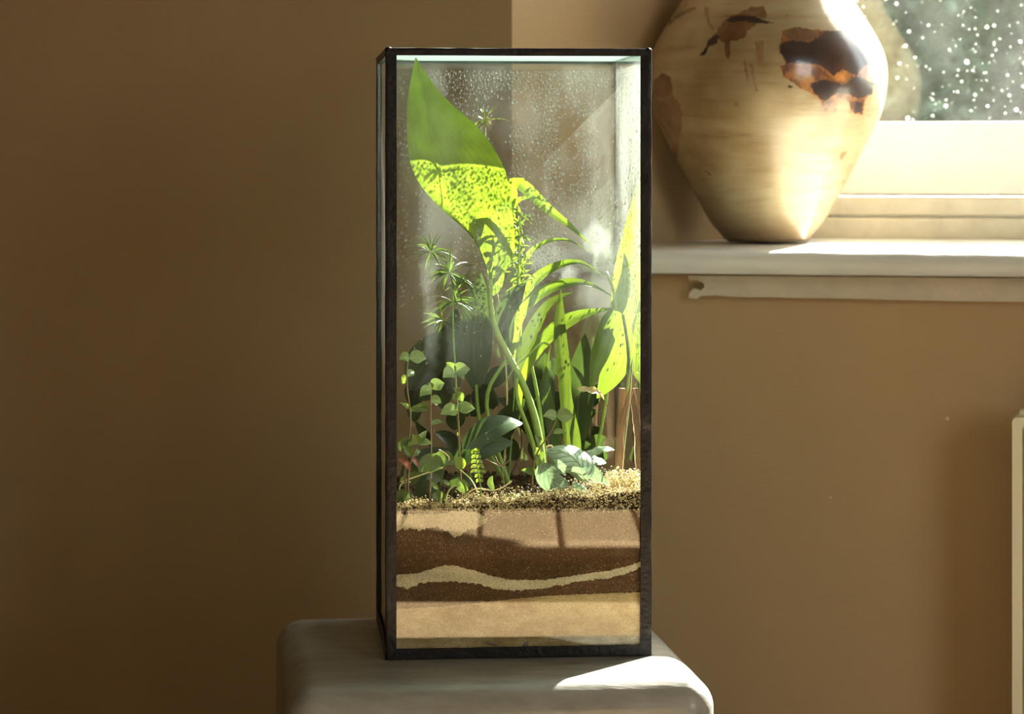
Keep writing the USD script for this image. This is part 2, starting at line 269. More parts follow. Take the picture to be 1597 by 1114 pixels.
def grains(name, a, b, scale=500, c=None, blotch=None, bump=0.3):
    n = {'tc': ('texture_coordinate', {}), 'v': ('voronoi_texture', {'scale': scale}), 'sc': ('separate_color', {}), 'r': ('rgb_ramp', {'ramp': [(0.0, a), (0.6, b), (0.93, b), (0.97, c or b)]}),
         'n': ('noise_texture', {'scale': 26, 'detail': 6, 'roughness': .65}), 'nr': ('map_range', {'from_min': 0.32, 'from_max': 0.62, 'to_min': 0.72, 'to_max': 1.08}),
         'mp': ('mapping', {'scale': (1, 1, 2.2)}), 'mx': ('mix_color', {'blend_type': 'multiply', 'fac': 1.0}), 'p': ('principled_bsdf', {'roughness': 0.9, 'specular_ior_level': 0.2}), 'b': ('bump', {'strength': bump, 'distance': 0.001})}
    l = [('tc.object', 'v.vector'), ('v.color', 'sc.color'), ('sc.r', 'r.fac'), ('tc.object', 'mp.vector'), ('mp.vector', 'n.vector'), ('n.fac', 'nr.value'), ('r.color', 'mx.a'), ('nr.result', 'mx.b'),
         ('mx.result', 'p.base_color'), ('v.distance', 'b.height'), ('b.normal', 'p.normal')]
    if blotch:
        n['br'] = ('rgb_ramp', {'ramp': [(0.36, blotch), (0.56, (1, 1, 1))]}); l = [x for x in l if x not in (('n.fac', 'nr.value'), ('nr.result', 'mx.b'))] + [('n.fac', 'br.fac'), ('br.color', 'mx.b')]; del n['nr']
    return mat(name, n, l, 'p.BSDF')
grains('golden_sand', (0.50, 0.36, 0.17), (0.66, 0.50, 0.26), 1300, blotch=(0.62, 0.52, 0.38))
grains('pale_sand', (0.50, 0.41, 0.24), (0.72, 0.62, 0.42), 1200)
grains('dark_soil', (0.075, 0.035, 0.015), (0.15, 0.075, 0.03), 1000, c=(0.3, 0.2, 0.11))
grains('dark_soil_deep', (0.085, 0.04, 0.018), (0.16, 0.085, 0.04), 1000, c=(0.28, 0.19, 0.1))
grains('upper_soil', (0.085, 0.042, 0.018), (0.17, 0.09, 0.04), 1000, c=(0.32, 0.22, 0.12))
grains('top_soil', (0.03, 0.02, 0.012), (0.09, 0.055, 0.03), 300)
plain('moss', (0.30, 0.27, 0.09), 0.95, noise=200, amount=0.5)
# vase
mat('vase_glaze', {
    'tc': ('texture_coordinate', {}), 'mp': ('mapping', {'scale': (1, 1, 7)}), 'n': ('noise_texture', {'scale': 16, 'detail': 8, 'roughness': 0.65}),
    'r': ('rgb_ramp', {'ramp': [(0.28, (0.31, 0.22, 0.11)), (0.45, (0.43, 0.335, 0.19)), (0.7, (0.50, 0.41, 0.255))]}),
    'n2': ('noise_texture', {'scale': 7, 'detail': 4}), 'r2': ('rgb_ramp', {'ramp': [(0.36, (0.55, 0.46, 0.34)), (0.56, (1, 1, 1))]}), 'mx': ('mix_color', {'blend_type': 'multiply', 'fac': 1.0}),
    'n3': ('noise_texture', {'scale': 40, 'detail': 3}), 'r3': ('rgb_ramp', {'ramp': [(0.27, (0.35, 0.2, 0.1)), (0.31, (1, 1, 1))]}), 'mx3': ('mix_color', {'blend_type': 'multiply', 'fac': 0.7}),
    'sx': ('separate_xyz', {}), 'fr': ('map_range', {'range_type': 'smoothstep', 'from_min': 0.045, 'from_max': 0.0, 'to_min': 0, 'to_max': 0.6, 'clamp': True}), 'mf': ('mix_color', {'b': (0.16, 0.075, 0.03)}),
    'p': ('principled_bsdf', {'roughness': 0.35, 'coat_weight': 0.25, 'coat_roughness': 0.2}), 'b': ('bump', {'strength': 0.12, 'distance': 0.002})},
    [('tc.object', 'mp.vector'), ('mp.vector', 'n.vector'), ('n.fac', 'r.fac'), ('tc.object', 'n2.vector'), ('n2.fac', 'r2.fac'), ('r.color', 'mx.a'), ('r2.color', 'mx.b'),
     ('tc.object', 'n3.vector'), ('n3.fac', 'r3.fac'), ('mx.result', 'mx3.a'), ('r3.color', 'mx3.b'), ('tc.object', 'sx.vector'), ('sx.z', 'fr.value'), ('fr.result', 'mf.fac'), ('mx3.result', 'mf.a'),
     ('mf.result', 'p.base_color'), ('n.fac', 'b.height'), ('b.normal', 'p.normal')], 'p.BSDF')
def stain(name, a, b, scale=40, coat=0.8):
    mat(name, {'tc': ('texture_coordinate', {}), 'n': ('noise_texture', {'scale': scale, 'detail': 6, 'roughness': 0.6}), 'r': ('rgb_ramp', {'ramp': [(0.38, a), (0.62, b)]}),
               'p': ('principled_bsdf', {'roughness': 0.3, 'coat_weight': coat, 'coat_roughness': 0.1})}, [('tc.object', 'n.vector'), ('n.fac', 'r.fac'), ('r.color', 'p.base_color')], 'p.BSDF')
stain('stain_black', (0.02, 0.009, 0.008), (0.05, 0.02, 0.014))
stain('stain_brown', (0.10, 0.04, 0.015), (0.20, 0.095, 0.04))
stain('stain_orange', (0.10, 0.03, 0.008), (0.42, 0.17, 0.04), 70)
stain('stain_wash', (0.17, 0.085, 0.032), (0.27, 0.155, 0.07))
plain('lawn', (0.10, 0.14, 0.05), 0.9, noise=8, amount=0.4)
plain('paving', (0.42, 0.42, 0.40), 0.9, noise=12, amount=0.2)
plain('trunk_bark', (0.12, 0.09, 0.06), 0.9)

# ------------------------------------------------------------------ the room
def struct(name, mesh, m, label, parent=None, **kw):
    return obj(name, mesh, m, parent, label=label, kind='structure' if parent is None else None, **kw)
U0, U1, N0, CEIL, TH_W = -2.2, 5.8, -4.0, 3.3, 0.45
SF, SB, SBOT = ZC-0.080*KW, ZC-0.0765*KW, ZC-0.102*KW          # window board: front, back, underside
REV, WIN_L, WIN_R, HEAD = 0.37, 0.225, 1.48, 2.15; HEAD2 = 2.55
def prism(poly, z0, z1):
    m = trimesh.creation.extrude_polygon(sg.Polygon(poly), z1-z0, engine='earcut'); m.apply_translation([0, 0, z0]); return in_frame(m, to_wall)
W2L, W2R = 1.584, 2.95                                # unseen second window, added to let sun onto the bench: same sash
def reveal(l, r): return [(l-(WIN_L if l == WIN_L else .03), 0), (r+(.03 if r == WIN_R else .10), 0), (r, REV), (r, TH_W), (l, TH_W), (l, REV)]
wall = [prism([(U0, 0), (0, 0), (WIN_L, REV), (WIN_L, TH_W), (U0, TH_W)], 0, CEIL),
        prism([(WIN_R+.03, 0), (W2L-.03, 0), (W2L, REV), (W2L, TH_W), (WIN_R, TH_W), (WIN_R, REV)], 0, CEIL),
        prism([(W2R+.10, 0), (U1, 0), (U1, TH_W), (W2R, TH_W), (W2R, REV)], 0, CEIL)]
for l_, r_ in ((WIN_L, WIN_R), (W2L, W2R)):
    wall += [prism(reveal(l_, r_), 0, SBOT), prism(reveal(l_, r_), HEAD if l_ == WIN_L else HEAD2, CEIL)]
struct('wall_back', wall, 'wall_paint', 'brown painted plaster wall behind the terrarium with the window opening')
struct('wall_left', wbox(U0-.2, U0, N0, TH_W, 0, CEIL), 'wall_paint', 'brown painted side wall of the room on the left')
struct('wall_right', wbox(U1, U1+.2, N0, TH_W, 0, CEIL), 'wall_paint', 'brown painted side wall of the room on the right')
F0, F1 = 3.35, 5.55
struct('wall_front', [wbox(U0-.2, F0, N0-.2, N0, 0, CEIL), wbox(F1, U1+.2, N0-.2, N0, 0, CEIL), wbox(F0, F1, N0-.2, N0, 0, .35), wbox(F0, F1, N0-.2, N0, 2.95, CEIL)], 'wall_paint', 'brown painted wall of the room behind the viewer')
struct('floor', wbox(U0, U1, N0, TH_W, -.1, 0), 'floor_wood', 'wooden floor of the room')
struct('ceiling', wbox(U0, U1, N0, TH_W, CEIL, CEIL+.1), 'ceiling_paint', 'pale ceiling of the room')

# window board with rounded nosing
def sill_profile():
    pts = [(REV+.02, SB), (-.030, SF+.0005)]
    for k in range(7):
        a = PI/2 + k/6*PI/1.0*0.5; pts.append((-.030+.013*math.cos(a), SF-.0125+.0130*math.sin(a)))
    pts += [(-.0405, SBOT+.002), (-.038, SBOT), (REV+.02, SBOT)]
    return pts
def extrude_u(profile, u0, u1, n=40, wob=0.0006):
    us = np.linspace(u0, u1, n); P = np.array(profile); V = []
    for u in us:
        q = np.column_stack([np.full(len(P), u), P]); q[:, 2] += wob*(meshkit.noise(np.column_stack([q[:, 0]*30, q[:, 1]*40, q[:, 2]*200]))-.5)*2; V.append(q)
    V = np.vstack(V); k = len(P); i = np.arange(n-1)[:, None]*k; j = np.arange(k)[None]; j2 = (j+1) % k
    q = np.stack([i+j, i+j2, i+k+j2, i+k+j], -1).reshape(-1, 4); f = np.vstack([q[:, [0, 1, 2]], q[:, [0, 2, 3]]])
    cap = trimesh.creation.triangulate_polygon(sg.Polygon(P), engine='earcut')[1]
    f = np.vstack([f, cap[:, ::-1], cap+(n-1)*k])
    return trimesh.Trimesh(to_wall(V), f, process=False)
sill_m = extrude_u(sill_profile(), 0.03, WIN_R+.05, 90)
obj('trim', sill_m, 'sill_paint', smooth=35, label='cream painted window board with rounded nosing under the vase', kind='structure')
ap = [wall_px(*p) for p in [(1075, 429), (1079, 437), (1090, 436), (1100, 441), (1102, 447), (1096, 452), (1086, 449), (1078, 455), (1077, 464), (1091, 466), (1096, 461), (1121, 460), (1140, 462), (1165, 463), (1200, 462.5), (1250, 464), (1300, 464.5), (1400, 467), (1500, 469), (1597, 470)]]
ap += [(WIN_R+.03, ap[-1][1]-.003), (WIN_R+.03, SBOT)]
apm = trimesh.creation.extrude_polygon(sg.Polygon(ap).buffer(0), 0.013, engine='earcut')
obj('trim', in_frame(apm, lambda v: to_wall(np.column_stack([v[:, 0], -v[:, 2], v[:, 1]]))), 'apron_paint', label='chipped plaster apron moulding below the window board', kind='structure')

# sash window
def xf(name, label):
    p = '/World/'+numbered('/World', name); return tag(UsdGeom.Xform.Define(stage, p).GetPrim(), label, None, None, 'structure')
w1 = xf('window_1', 'white sash window with rain spotted glass behind the vase')
w2 = xf('added_window_2', 'white sash window added out of view further right along the wall')
FR = 0.05
RB, RT, MEET, BM = ZC-.030*KW, ZC+.048*KW, 1.80, ZC-.0537*KW
S0, S1 = WIN_L+FR, WIN_R-FR
def sash_window(p, L_, R_, bars, HEAD):
    for a in ((L_, L_+FR), (R_-FR, R_)): obj('frame_jamb', wrbox(a[0], a[1], REV-.005, TH_W, SB, HEAD), 'sash_paint', p, smooth=30)
    obj('frame_head', wrbox(L_+FR, R_-FR, REV-.005, TH_W, HEAD-.05, HEAD), 'sash_paint', p, smooth=30)
    obj('window_bead', in_frame(rbox(L_+.002, R_-.002, REV-.014, TH_W, SB-.002, BM-.001, .003), to_wall), 'bead_paint', p, smooth=30)
    obj('window_bead', in_frame(rbox(L_+.002, R_-.002, REV-.004, TH_W, BM+.001, RB-.0025, .003), to_wall), 'bead_paint', p, smooth=30)
    a0, a1 = L_+FR, R_-FR
    for (z0, z1, nn) in ((RB, MEET, .368), (MEET, HEAD-.05, .405)):
        low = z0 == RB
        obj('sash_rail', wrbox(a0, a1, nn, nn+.035, z0, RT if low else z0+.045), 'sash_paint', p, smooth=30)
        obj('sash_rail', wrbox(a0, a1, nn, nn+.035, z1-.04, z1), 'sash_paint', p, smooth=30)
        for a in ((a0, a0+.026), (a1-.026, a1)): obj('sash_stile', wrbox(a[0], a[1], nn, nn+.035, z0+.04, z1-.04), 'sash_paint', p, smooth=30)
        for uu in bars: obj('glazing_bar', wrbox(uu-.009, uu+.009, nn+.004, nn+.031, z0+.03, z1-.02), 'sash_paint', p, smooth=30)
        obj('pane', wbox(a0+.01, a1-.01, nn+.016, nn+.020, z0+.02, z1-.02), 'window_glass', p)
sash_window(w1, WIN_L, WIN_R, (.84,), HEAD); sash_window(w2, W2L, W2R, (2.65,), HEAD2)
def domes(points, normals, radii, flat=0.7, seg=8, squash=None):
    """Droplets: flattened closed domes on a surface."""
    n = len(points); a = np.arange(seg)/seg*2*PI
    rings = [(1.0, 0.0), (0.85, 0.5), (0.5, 0.85)]
    loc = [np.column_stack([r*np.cos(a), r*np.sin(a), np.full(seg, h)]) for r, h in rings] + [np.array([[0, 0, 1.0], [0, 0, 0.0]])]
    loc = np.vstack(loc); N = unit(normals); up = np.array([0, 0, 1.0]) if abs(N[0, 2]) < .9 else np.array([1.0, 0, 0])
    X = unit(np.cross(np.broadcast_to(up, N.shape), N)); Y = np.cross(N, X); sq = np.ones(n) if squash is None else squash
    V = points[:, None] + radii[:, None, None]*(loc[None, :, :1]*X[:, None] + loc[None, :, 1:2]*sq[:, None, None]*Y[:, None] + flat*loc[None, :, 2:]*N[:, None])
    f = []; e = np.arange(seg); e2 = (e+1) % seg
    for k in range(2): f += [np.stack([k*seg+e, k*seg+e2, (k+1)*seg+e2], 1), np.stack([k*seg+e, (k+1)*seg+e2, (k+1)*seg+e], 1)]
    f += [np.stack([2*seg+e, 2*seg+e2, np.full(seg, 3*seg)], 1), np.stack([e2, e, np.full(seg, 3*seg+1)], 1)]
    f = np.vstack(f); F = f[None] + (np.arange(n)*len(loc))[:, None, None]
    return trimesh.Trimesh(V.reshape(-1, 3), F.reshape(-1, 3), process=False)
k = 300
cu = np.r_[rng.uniform(S0+.03, .66, k), rng.normal(.45, .05, 120)]; cz = np.r_[rng.uniform(RT+.004, RT+.42, k), RT+np.abs(rng.normal(.06, .07, 120))]
cu = np.r_[cu, rng.uniform(.66, S1-.03, 260)]; cz = np.r_[cz, rng.uniform(RT+.004, RT+.5, 260)]
cr = np.r_[rng.gamma(2.0, .0002, k), rng.gamma(2.2, .0003, 120), rng.gamma(2.0, .0002, 260)]+.0003
obj('raindrops', domes(np.array([wp(u, .3884, z) for u, z in zip(cu, cz)]), np.tile([WN[0], WN[1], 0], (len(cu), 1)), cr, seg=7), 'rain_drop', w1, smooth=True, label='raindrops on the outside of the window glass', kind='stuff')

w3 = xf('added_window_3', 'wide white window added in the wall behind the viewer for fill light')  # unseen window, added to bring in sky light as fill
for a in (F0, (F0+F1)/2-.03, F1-.06): obj('frame_post', wbox(a, a+.06, N0-.14, N0-.08, .35, 2.95), 'sash_paint', w3)
for a in (F0+.06, (F0+F1)/2+.03):
    b_ = a+(F1-F0)/2-.09
    for z in (.35, 1.65, 2.89): obj('frame_rail', wbox(a, b_, N0-.135, N0-.085, z, z+.06), 'sash_paint', w3)
    obj('pane', wbox(a, b_, N0-.112, N0-.108, .41, 2.89), 'clear_glass', w3)
obj('trim', extrude_u(sill_profile(), W2L-.048, W2R+.13, 40), 'sill_paint', smooth=35, label='cream painted window board of the added window further right', kind='structure')
# low table and slatted bench added out of view so the front glass mirrors their sunlit tops
def turned(ox, oy):
    e1, e2 = np.array([.985, .173]), np.array([.173, -.985])
    return lambda v: np.column_stack([np.array([ox, oy])+np.asarray(v)[:, :1]*e1+np.asarray(v)[:, 1:2]*e2, np.asarray(v)[:, 2]])
T1 = turned(.236, 1.215)
tb = thing('added_low_table', T1([[0, -.3, 0]])[0], 'low pale wooden table added in front of the pedestal to be mirrored in the bottom glass', 'table')
obj('table_top', in_frame(rbox(-.25, .16, -.42, 0, .372, .40, .003), T1), 'table_wood', tb, smooth=30)
for x in (-.215, .125):
    for y in (-.385, -.035): obj('leg', in_frame(rbox(x-.022, x+.022, y-.022, y+.022, 0, .371, .004), T1), 'table_wood', tb, smooth=30)
for y in (-.385, -.035): obj('apron', in_frame(rbox(-.192, .102, y-.01, y+.01, .30, .371, .003), T1), 'table_wood', tb, smooth=30)
T2 = turned(.336, .700)
be = thing('added_slatted_bench', T2([[0, .17, 0]])[0], 'slatted wooden bench added beyond the low table to be mirrored in the upper soil behind the terrarium glass', 'bench')
for k in range(-3, 2): obj('slat', in_frame(rbox(k*.116+.004, k*.116+.112, 0, .345, .390, .40, .003), T2), 'table_wood', be, smooth=30)
for y in (.13, .295): obj('rail', in_frame(rbox(-.34, .225, y-.012, y+.012, .360, .3895, .003), T2), 'table_wood', be, smooth=30)
for x in (-.318, .212):
    for y in (.13, .295): obj('leg', in_frame(rbox(x-.012, x+.012, y-.012, y+.012, 0, .3595, .004), T2), 'table_wood', be, smooth=30)

# radiator under the window
ru, rz = wall_px(1576, 650, -.09)
rad = thing('radiator', wp(ru+.4, -.06, .0), 'cream panel radiator on the wall below the window at the right edge', 'radiator')
R0, R1, RZ0, RZ1 = ru, ru+.78, .13, rz
obj('body', in_frame(rbox(R0, R1, -.075, -.035, RZ0, RZ1, .006), to_wall), 'radiator_paint', rad, smooth=40)
fr_out = sg.box(R0+.001, RZ0+.001, R1-.001, RZ1-.001).buffer(-.005).buffer(.005); fr_in = sg.box(R0+.0105, RZ0+.0105, R1-.0105, RZ1-.0105)
fm = trimesh.creation.extrude_polygon(fr_out.difference(fr_in), .012, engine='earcut')
obj('front_frame', in_frame(fm, lambda v: to_wall(np.column_stack([v[:, 0], -.075-v[:, 2], v[:, 1]]))), 'radiator_paint', rad)
obj('front_panel', in_frame(rbox(R0+.013, R1-.013, -.083, -.074, RZ0+.013, RZ1-.013, .003), to_wall), 'radiator_paint', rad, smooth=40)
obj('top_grille', in_frame(rbox(R0+.006, R1-.006, -.066, -.044, RZ1-.001, RZ1+.004, .002), to_wall), 'radiator_paint', rad, smooth=40)
for uu in (R0+.1, R1-.1): obj('wall_bracket', wbox(uu-.015, uu+.015, -.036, 0, .3, .6), 'radiator_paint', rad)
for uu in (R0+.04, R1-.04): obj('pipe', in_frame(tube(np.array([[uu, -.055, .14], [uu, -.055, .07], [uu, -.055, 0.0]]), .008, n=4), to_wall), 'radiator_paint', rad)

# ------------------------------------------------------------------ pedestal
PY = math.radians(6.5); PF = np.array([-0.1735, 2.072]); PA = np.array([math.cos(PY), math.sin(PY)]); PB = np.array([-math.sin(PY), math.cos(PY)])
PW, PD, PZ = 0.338, 0.345, TZ
def to_ped(v): v = np.asarray(v, float); q = PF + v[:, :1]*PA + v[:, 1:2]*PB; return np.column_stack([q, v[:, 2]])
R = 0.024
pm = rbox(0, PW, 0, PD, 0.0, PZ, R, 40).refine_to_length(.03)
pv, pf, _ = meshkit.arrays(pm, False)
ins = np.clip((PZ-.10-pv[:, 2])/.02, 0, 1)*.0
obj('pedestal', in_frame((pv, pf), to_ped), 'pedestal_paint', smooth=50, label='worn grey-white painted pedestal with rounded edges under the terrarium', cat='pedestal')

# ------------------------------------------------------------------ terrarium
ter = thing('terrarium', to_ter([[TW/2, TD/2, 0]])[0], 'tall black-edged glass terrarium misted with condensation on the pedestal', 'terrarium')
G, CW, CT = .003, .0078, .0009                        # glass, came width, came thickness
obj('glass_pane', tbox(.002, TW-.002, .001, .001+G, .003, TH-.002), 'front_glass', ter, label='front glass pane')
obj('glass_pane', tbox(.002, TW-.002, TD-.001-G, TD-.001, .003, TH-.002), 'misted_glass', ter, label='back glass pane, thickly misted')
obj('glass_pane', tbox(.001, .001+G, .0045, TD-.0045, .003, TH-.002), 'side_glass', ter, label='left glass pane')
obj('glass_pane', tbox(TW-.001-G, TW-.001, .0045, TD-.0045, .003, TH-.002), 'wet_glass', ter, label='right glass pane, misted')
obj('lid_pane', tbox(.0015, TW-.0015, .0015, TD-.0015, TH-.0015, TH+.0015), 'lid_glass', ter, label='misted glass lid')
obj('bottom_pane', tbox(.0015, TW-.0015, .0015, TD-.0015, .0002, .003), 'clear_glass', ter)
def came(p0, p1, d1_, d2_, w1=CW, w2=CW):
    """Lead strip folded over the edge p0-p1 of two panes that run off along d1_ and d2_; with a solder bead."""
    p0, p1, d1_, d2_ = (np.array(x, float) for x in (p0, p1, d1_, d2_)); L = np.linalg.norm(p1-p0); ax = (p1-p0)/L; n = 40
    o1, o2 = -d2_, -d1_
    prof = [-o2*0 + d1_*w1 + o1*CT*.3, d1_*w1 + o1*CT, d1_*.002 + o1*CT*1.3, o1*CT*1.6+o2*CT*.9, o1*CT*.9+o2*CT*1.6, d2_*.002 + o2*CT*1.3, d2_*w2 + o2*CT, d2_*w2 + o2*CT*.3, d1_*.001+d2_*.001]
    V = []
    for t in np.linspace(0, L, n):
        for k, q in enumerate(prof):
            c = p0+ax*t; wv = meshkit.noise(np.array([t*90+k*3.1, p0[0]*70+p0[2]*9, p0[1]*70+k]))-.5
            V.append(c + q*(1+.10*wv) + (o1+o2)*.0004*wv)
    k = len(prof); V = np.array(V); i = np.arange(n-1)[:, None]*k; j = np.arange(k)[None]; j2 = (j+1) % k
    q = np.stack([i+j, i+j2, i+k+j2, i+k+j], -1).reshape(-1, 4); f = np.vstack([q[:, [0, 1, 2]], q[:, [0, 2, 3]]])
    c0 = np.array([[0, a, a+1] for a in range(1, k-1)]); f = np.vstack([f, c0[:, ::-1], c0+(n-1)*k])
    return trimesh.Trimesh(to_ter(V), f, process=False)
X, Y, Z = np.eye(3)
for (a, b, da, db) in ((0, 0, X, Y), (TW, 0, -X, Y), (0, TD, X, -Y), (TW, TD, -X, -Y)):
    obj('came', came((a, b, 0), (a, b, TH-.002), da, db, CW if b == 0 else .004, (CW*1.22 if a else .004) if b == 0 else .004), 'lead', ter, smooth=35)
for z, dz, wz in ((0, Z, .0092), (TH, -Z, .0048)):
    k_ = 'came'
    obj(k_, came((-.0005, 0, z), (TW+.001, 0, z), dz, Y, wz, .005), 'lead', ter, smooth=35)
    obj(k_, came((-.0005, TD, z), (TW+.001, TD, z), dz, -Y, wz*.8, .004), 'lead', ter, smooth=35)
    obj(k_, came((0, 0, z), (0, TD, z), dz, X, wz, .004), 'lead', ter, smooth=35)
    obj(k_, came((TW, 0, z), (TW, TD, z), dz, -X, wz, .004), 'lead', ter, smooth=35)
for (a, b) in ((0, 0), (TW, 0), (0, TD), (TW, TD)):
    s = trimesh.creation.icosphere(2, .0031); s.apply_scale([1, 1, .8]); s.apply_translation(to_ter([[a+(.0012 if a == 0 else -.0012), b+(.0012 if b == 0 else -.0012), TH]])[0]); obj('solder_blob', s, 'lead', ter, smooth=True)
# condensation droplets: density follows the misted zones of the photograph, runs of clear glass between
def scatter(n, w, h, dens, rmin, rshape, rscale, rmax, gap=1.02, seed=1):
    g = np.random.default_rng(seed); x, z = g.uniform(0, w, n*6), g.uniform(0, h, n*6)
    keep = g.uniform(0, 1, n*6) < dens(x, z); x, z = x[keep][:n], z[keep][:n]
    r = np.clip(rmin+g.gamma(rshape, rscale, len(x)), 0, rmax); o = np.argsort(-r); x, z, r = x[o], z[o], r[o]
    t = cKDTree(np.column_stack([x, z])); ok = np.ones(len(x), bool)
    for i in range(len(x)):
        if ok[i]:
            for j in t.query_ball_point([x[i], z[i]], r[i]*2*gap):
                if j > i and ok[j] and (x[j]-x[i])**2+(z[j]-z[i])**2 < ((r[i]+r[j])*gap)**2: ok[j] = False
    return x[ok], z[ok], r[ok]
def nz(x, z, sx, sz, s): return meshkit.fbm(np.column_stack([x*sx, z*sz, np.full(len(x), s*3.7)]), 3, s)
def dens_back(x, z):
    tx = x/TW; tz = z/TH
    col = np.clip((nz(x, z*0, 55, 1, 3)-.36)*4, 0.02, 1)*np.clip((nz(x, z, 30, 14, 5)-.30)*4, 0.03, 1)
    band = np.exp(-((tz-.945)/.018)**2)*.9*(tx > .15)
    zone = np.clip((tz-.52)/.15, 0, 1)*np.clip(.12+1.5*(tx-.38), .10, 1)*(1-.85*np.exp(-((tx-.48)/.10)**2-((tz-.80)/.09)**2))
    streak = np.exp(-((tx-.56)/.026)**2)*((tz > .55) & (tz < .86))*1.0
    return np.clip(col*zone*1.7+band+streak, 0, 1)
bx, bz, br = scatter(16000, TW-.01, TH-.02, dens_back, .00035, 1.7, .00024, .0015, seed=11)
def on_pane(x, z, side):
    n = len(x)
    if side == 'back': p = np.column_stack([x+.005, np.full(n, TD-.001-G), z+.01]); d = -TB
    if side == 'front': p = np.column_stack([x+.005, np.full(n, .001+G), z+.01]); d = TB
    if side == 'right': p = np.column_stack([np.full(n, TW-.001-G), x+.006, z+.01]); d = -TA
    return to_ter(p), np.tile([d[0], d[1], 0], (n, 1))
sq = np.random.default_rng(5)
P_, N_ = on_pane(bx, bz, 'back'); obj('condensation', domes(P_, N_, br, squash=1+.35*sq.random(len(br))), 'droplet', ter, smooth=True, kind='stuff', label='water droplets inside the back glass')
def dens_front(x, z):
    tx, tz = x/TW, z/TH
    a = np.exp(-((tx-.30)/.12)**2)*np.exp(-((tz-.64)/.10)**2)*.5 + np.exp(-((tx-.88)/.07)**2)*np.exp(-((tz-.74)/.10)**2)*1.2
    a += np.exp(-((tx-.56)/.05)**2)*np.exp(-((tz-.66)/.09)**2)*.8 + .012*(tz > .26) + np.exp(-((tx-.18)/.14)**2)*np.exp(-((tz-.55)/.06)**2)*.2
    return np.clip(a*np.clip((nz(x, z, 60, 25, 8)-.35)*4, .05, 1), 0, 1)
fx, fz, fr_ = scatter(2200, TW-.01, TH-.02, dens_front, .0002, 1.4, .00022, .0011, gap=1.15, seed=21)
P_, N_ = on_pane(fx, fz, 'front'); obj('condensation', domes(P_, N_, fr_, squash=1+.5*sq.random(len(fr_))), 'droplet', ter, smooth=True, kind='stuff', label='water droplets inside the front glass')
def dens_right(x, z): return np.clip(np.clip((z/TH-.4)/.2, 0, 1)*np.clip((nz(x, z, 50, 20, 9)-.35)*4, .05, 1), 0, 1)
rx, rz_, rr = scatter(1400, TD-.012, TH-.02, dens_right, .0003, 1.8, .00022, .0013, seed=31)
P_, N_ = on_pane(rx, rz_, 'right'); obj('condensation', domes(P_, N_, rr, squash=1+.5*sq.random(len(rr))), 'droplet', ter, smooth=True, kind='stuff', label='water droplets inside the right glass')

# ------------------------------------------------------------------ layers of soil and sand
IX0, IX1, IY0, IY1 = .0042, TW-.0042, .0042, TD-.0046
def front_az(pts):                                   # pixel curve on the inside of the front glass -> (a, z) in the terrarium frame
    out = []
    for px, py in pts:
        p = tp(px, py, IY0); q = p[:2]-TF; out.append((q @ TA, p[2]-TZ))
    return np.array(sorted(out))
NX, NYG = 330, 14
GX = np.linspace(IX0, IX1, NX); GY = IY0 + (IY1-IY0)*np.linspace(0, 1, NYG)**1.8
def level(pts, jag=.0006, seed=0, rough=.002):
    c = front_az(pts); z = np.interp(GX, c[:, 0], c[:, 1])
    A, B = np.meshgrid(GX, GY, indexing='ij')
    j = (meshkit.fbm(np.stack([A*600, B*600, A*0+seed], -1), 3, seed)-.5)*2*jag*2
    r = (meshkit.fbm(np.stack([A*40, B*40, A*0+seed], -1), 3, seed+9)-.5)*2*rough*np.clip((B-IY0)/.03, 0, 1)
    mean = z.mean(); k = np.clip((B-IY0)/.15, 0, 1)
    return z[:, None]*(1-k*.6)+mean*k*.6 + j + r
def slab(lo, hi, back=0.0):
    A, B = np.meshgrid(GX, GY, indexing='ij'); n = NX*NYG; B = B+back*np.clip(1-(B-IY0)/.03, 0, 1)
    V = np.vstack([np.stack([A, B, lo], -1).reshape(-1, 3), np.stack([A, B, np.maximum(hi, lo+1e-5)], -1).reshape(-1, 3)])
    f = grid_faces(NX, NYG); ring = np.r_[np.arange(NX)*NYG, (NX-1)*NYG+np.arange(1, NYG), (np.arange(NX-2, -1, -1))*NYG+NYG-1, np.arange(NYG-2, 0, -1)]
    r2 = np.roll(ring, -1); side = np.vstack([np.stack([ring, r2, r2+n], 1), np.stack([ring, r2+n, ring+n], 1)])
    return trimesh.Trimesh(to_ter(V), np.vstack([f, f[:, ::-1]+n, side]), process=False)
E = .00012
l0 = np.full((NX, NYG), .0034)
l1 = level([(620, 950), (700, 946), (770, 938), (850, 930), (920, 927), (995, 924)], .0003, 1)
l2 = level([(618, 915), (635, 919), (660, 909), (700, 907), (750, 912), (770, 919), (800, 922), (850, 918), (900, 908), (950, 902), (970, 897), (998, 886)], .0009, 2)
l3 = level([(618, 897), (650, 895), (675, 887), (695, 882), (712, 883), (740, 891), (770, 900), (800, 905), (850, 905), (900, 897), (950, 890), (975, 884), (998, 877)], .0006, 3)
l4 = level([(618, 853), (700, 851), (780, 849), (850, 843), (920, 840), (998, 840)], .0004, 4)
l5 = level([(618, 829), (640, 825), (655, 828), (680, 822), (697, 829), (708, 839), (716, 838), (728, 827), (745, 824), (762, 813), (775, 803), (800, 806), (860, 801), (930, 800), (998, 797)], .0012, 5)
l6 = level([(618, 803), (680, 802), (720, 797), (742, 800), (758, 808), (775, 803), (800, 806), (860, 801), (930, 795), (998, 792)], .0012, 6)
top = level([(618, 792), (680, 790), (740, 787), (790, 784), (830, 783), (870, 776), (910, 778), (950, 772), (998, 768)], .0012, 7, rough=.006)
l6 = np.where(GX[:, None] > .081, l5+.0001, l6); l6 = np.minimum(l6, top-.0008); l5 = np.minimum(l5, l6-.0001)
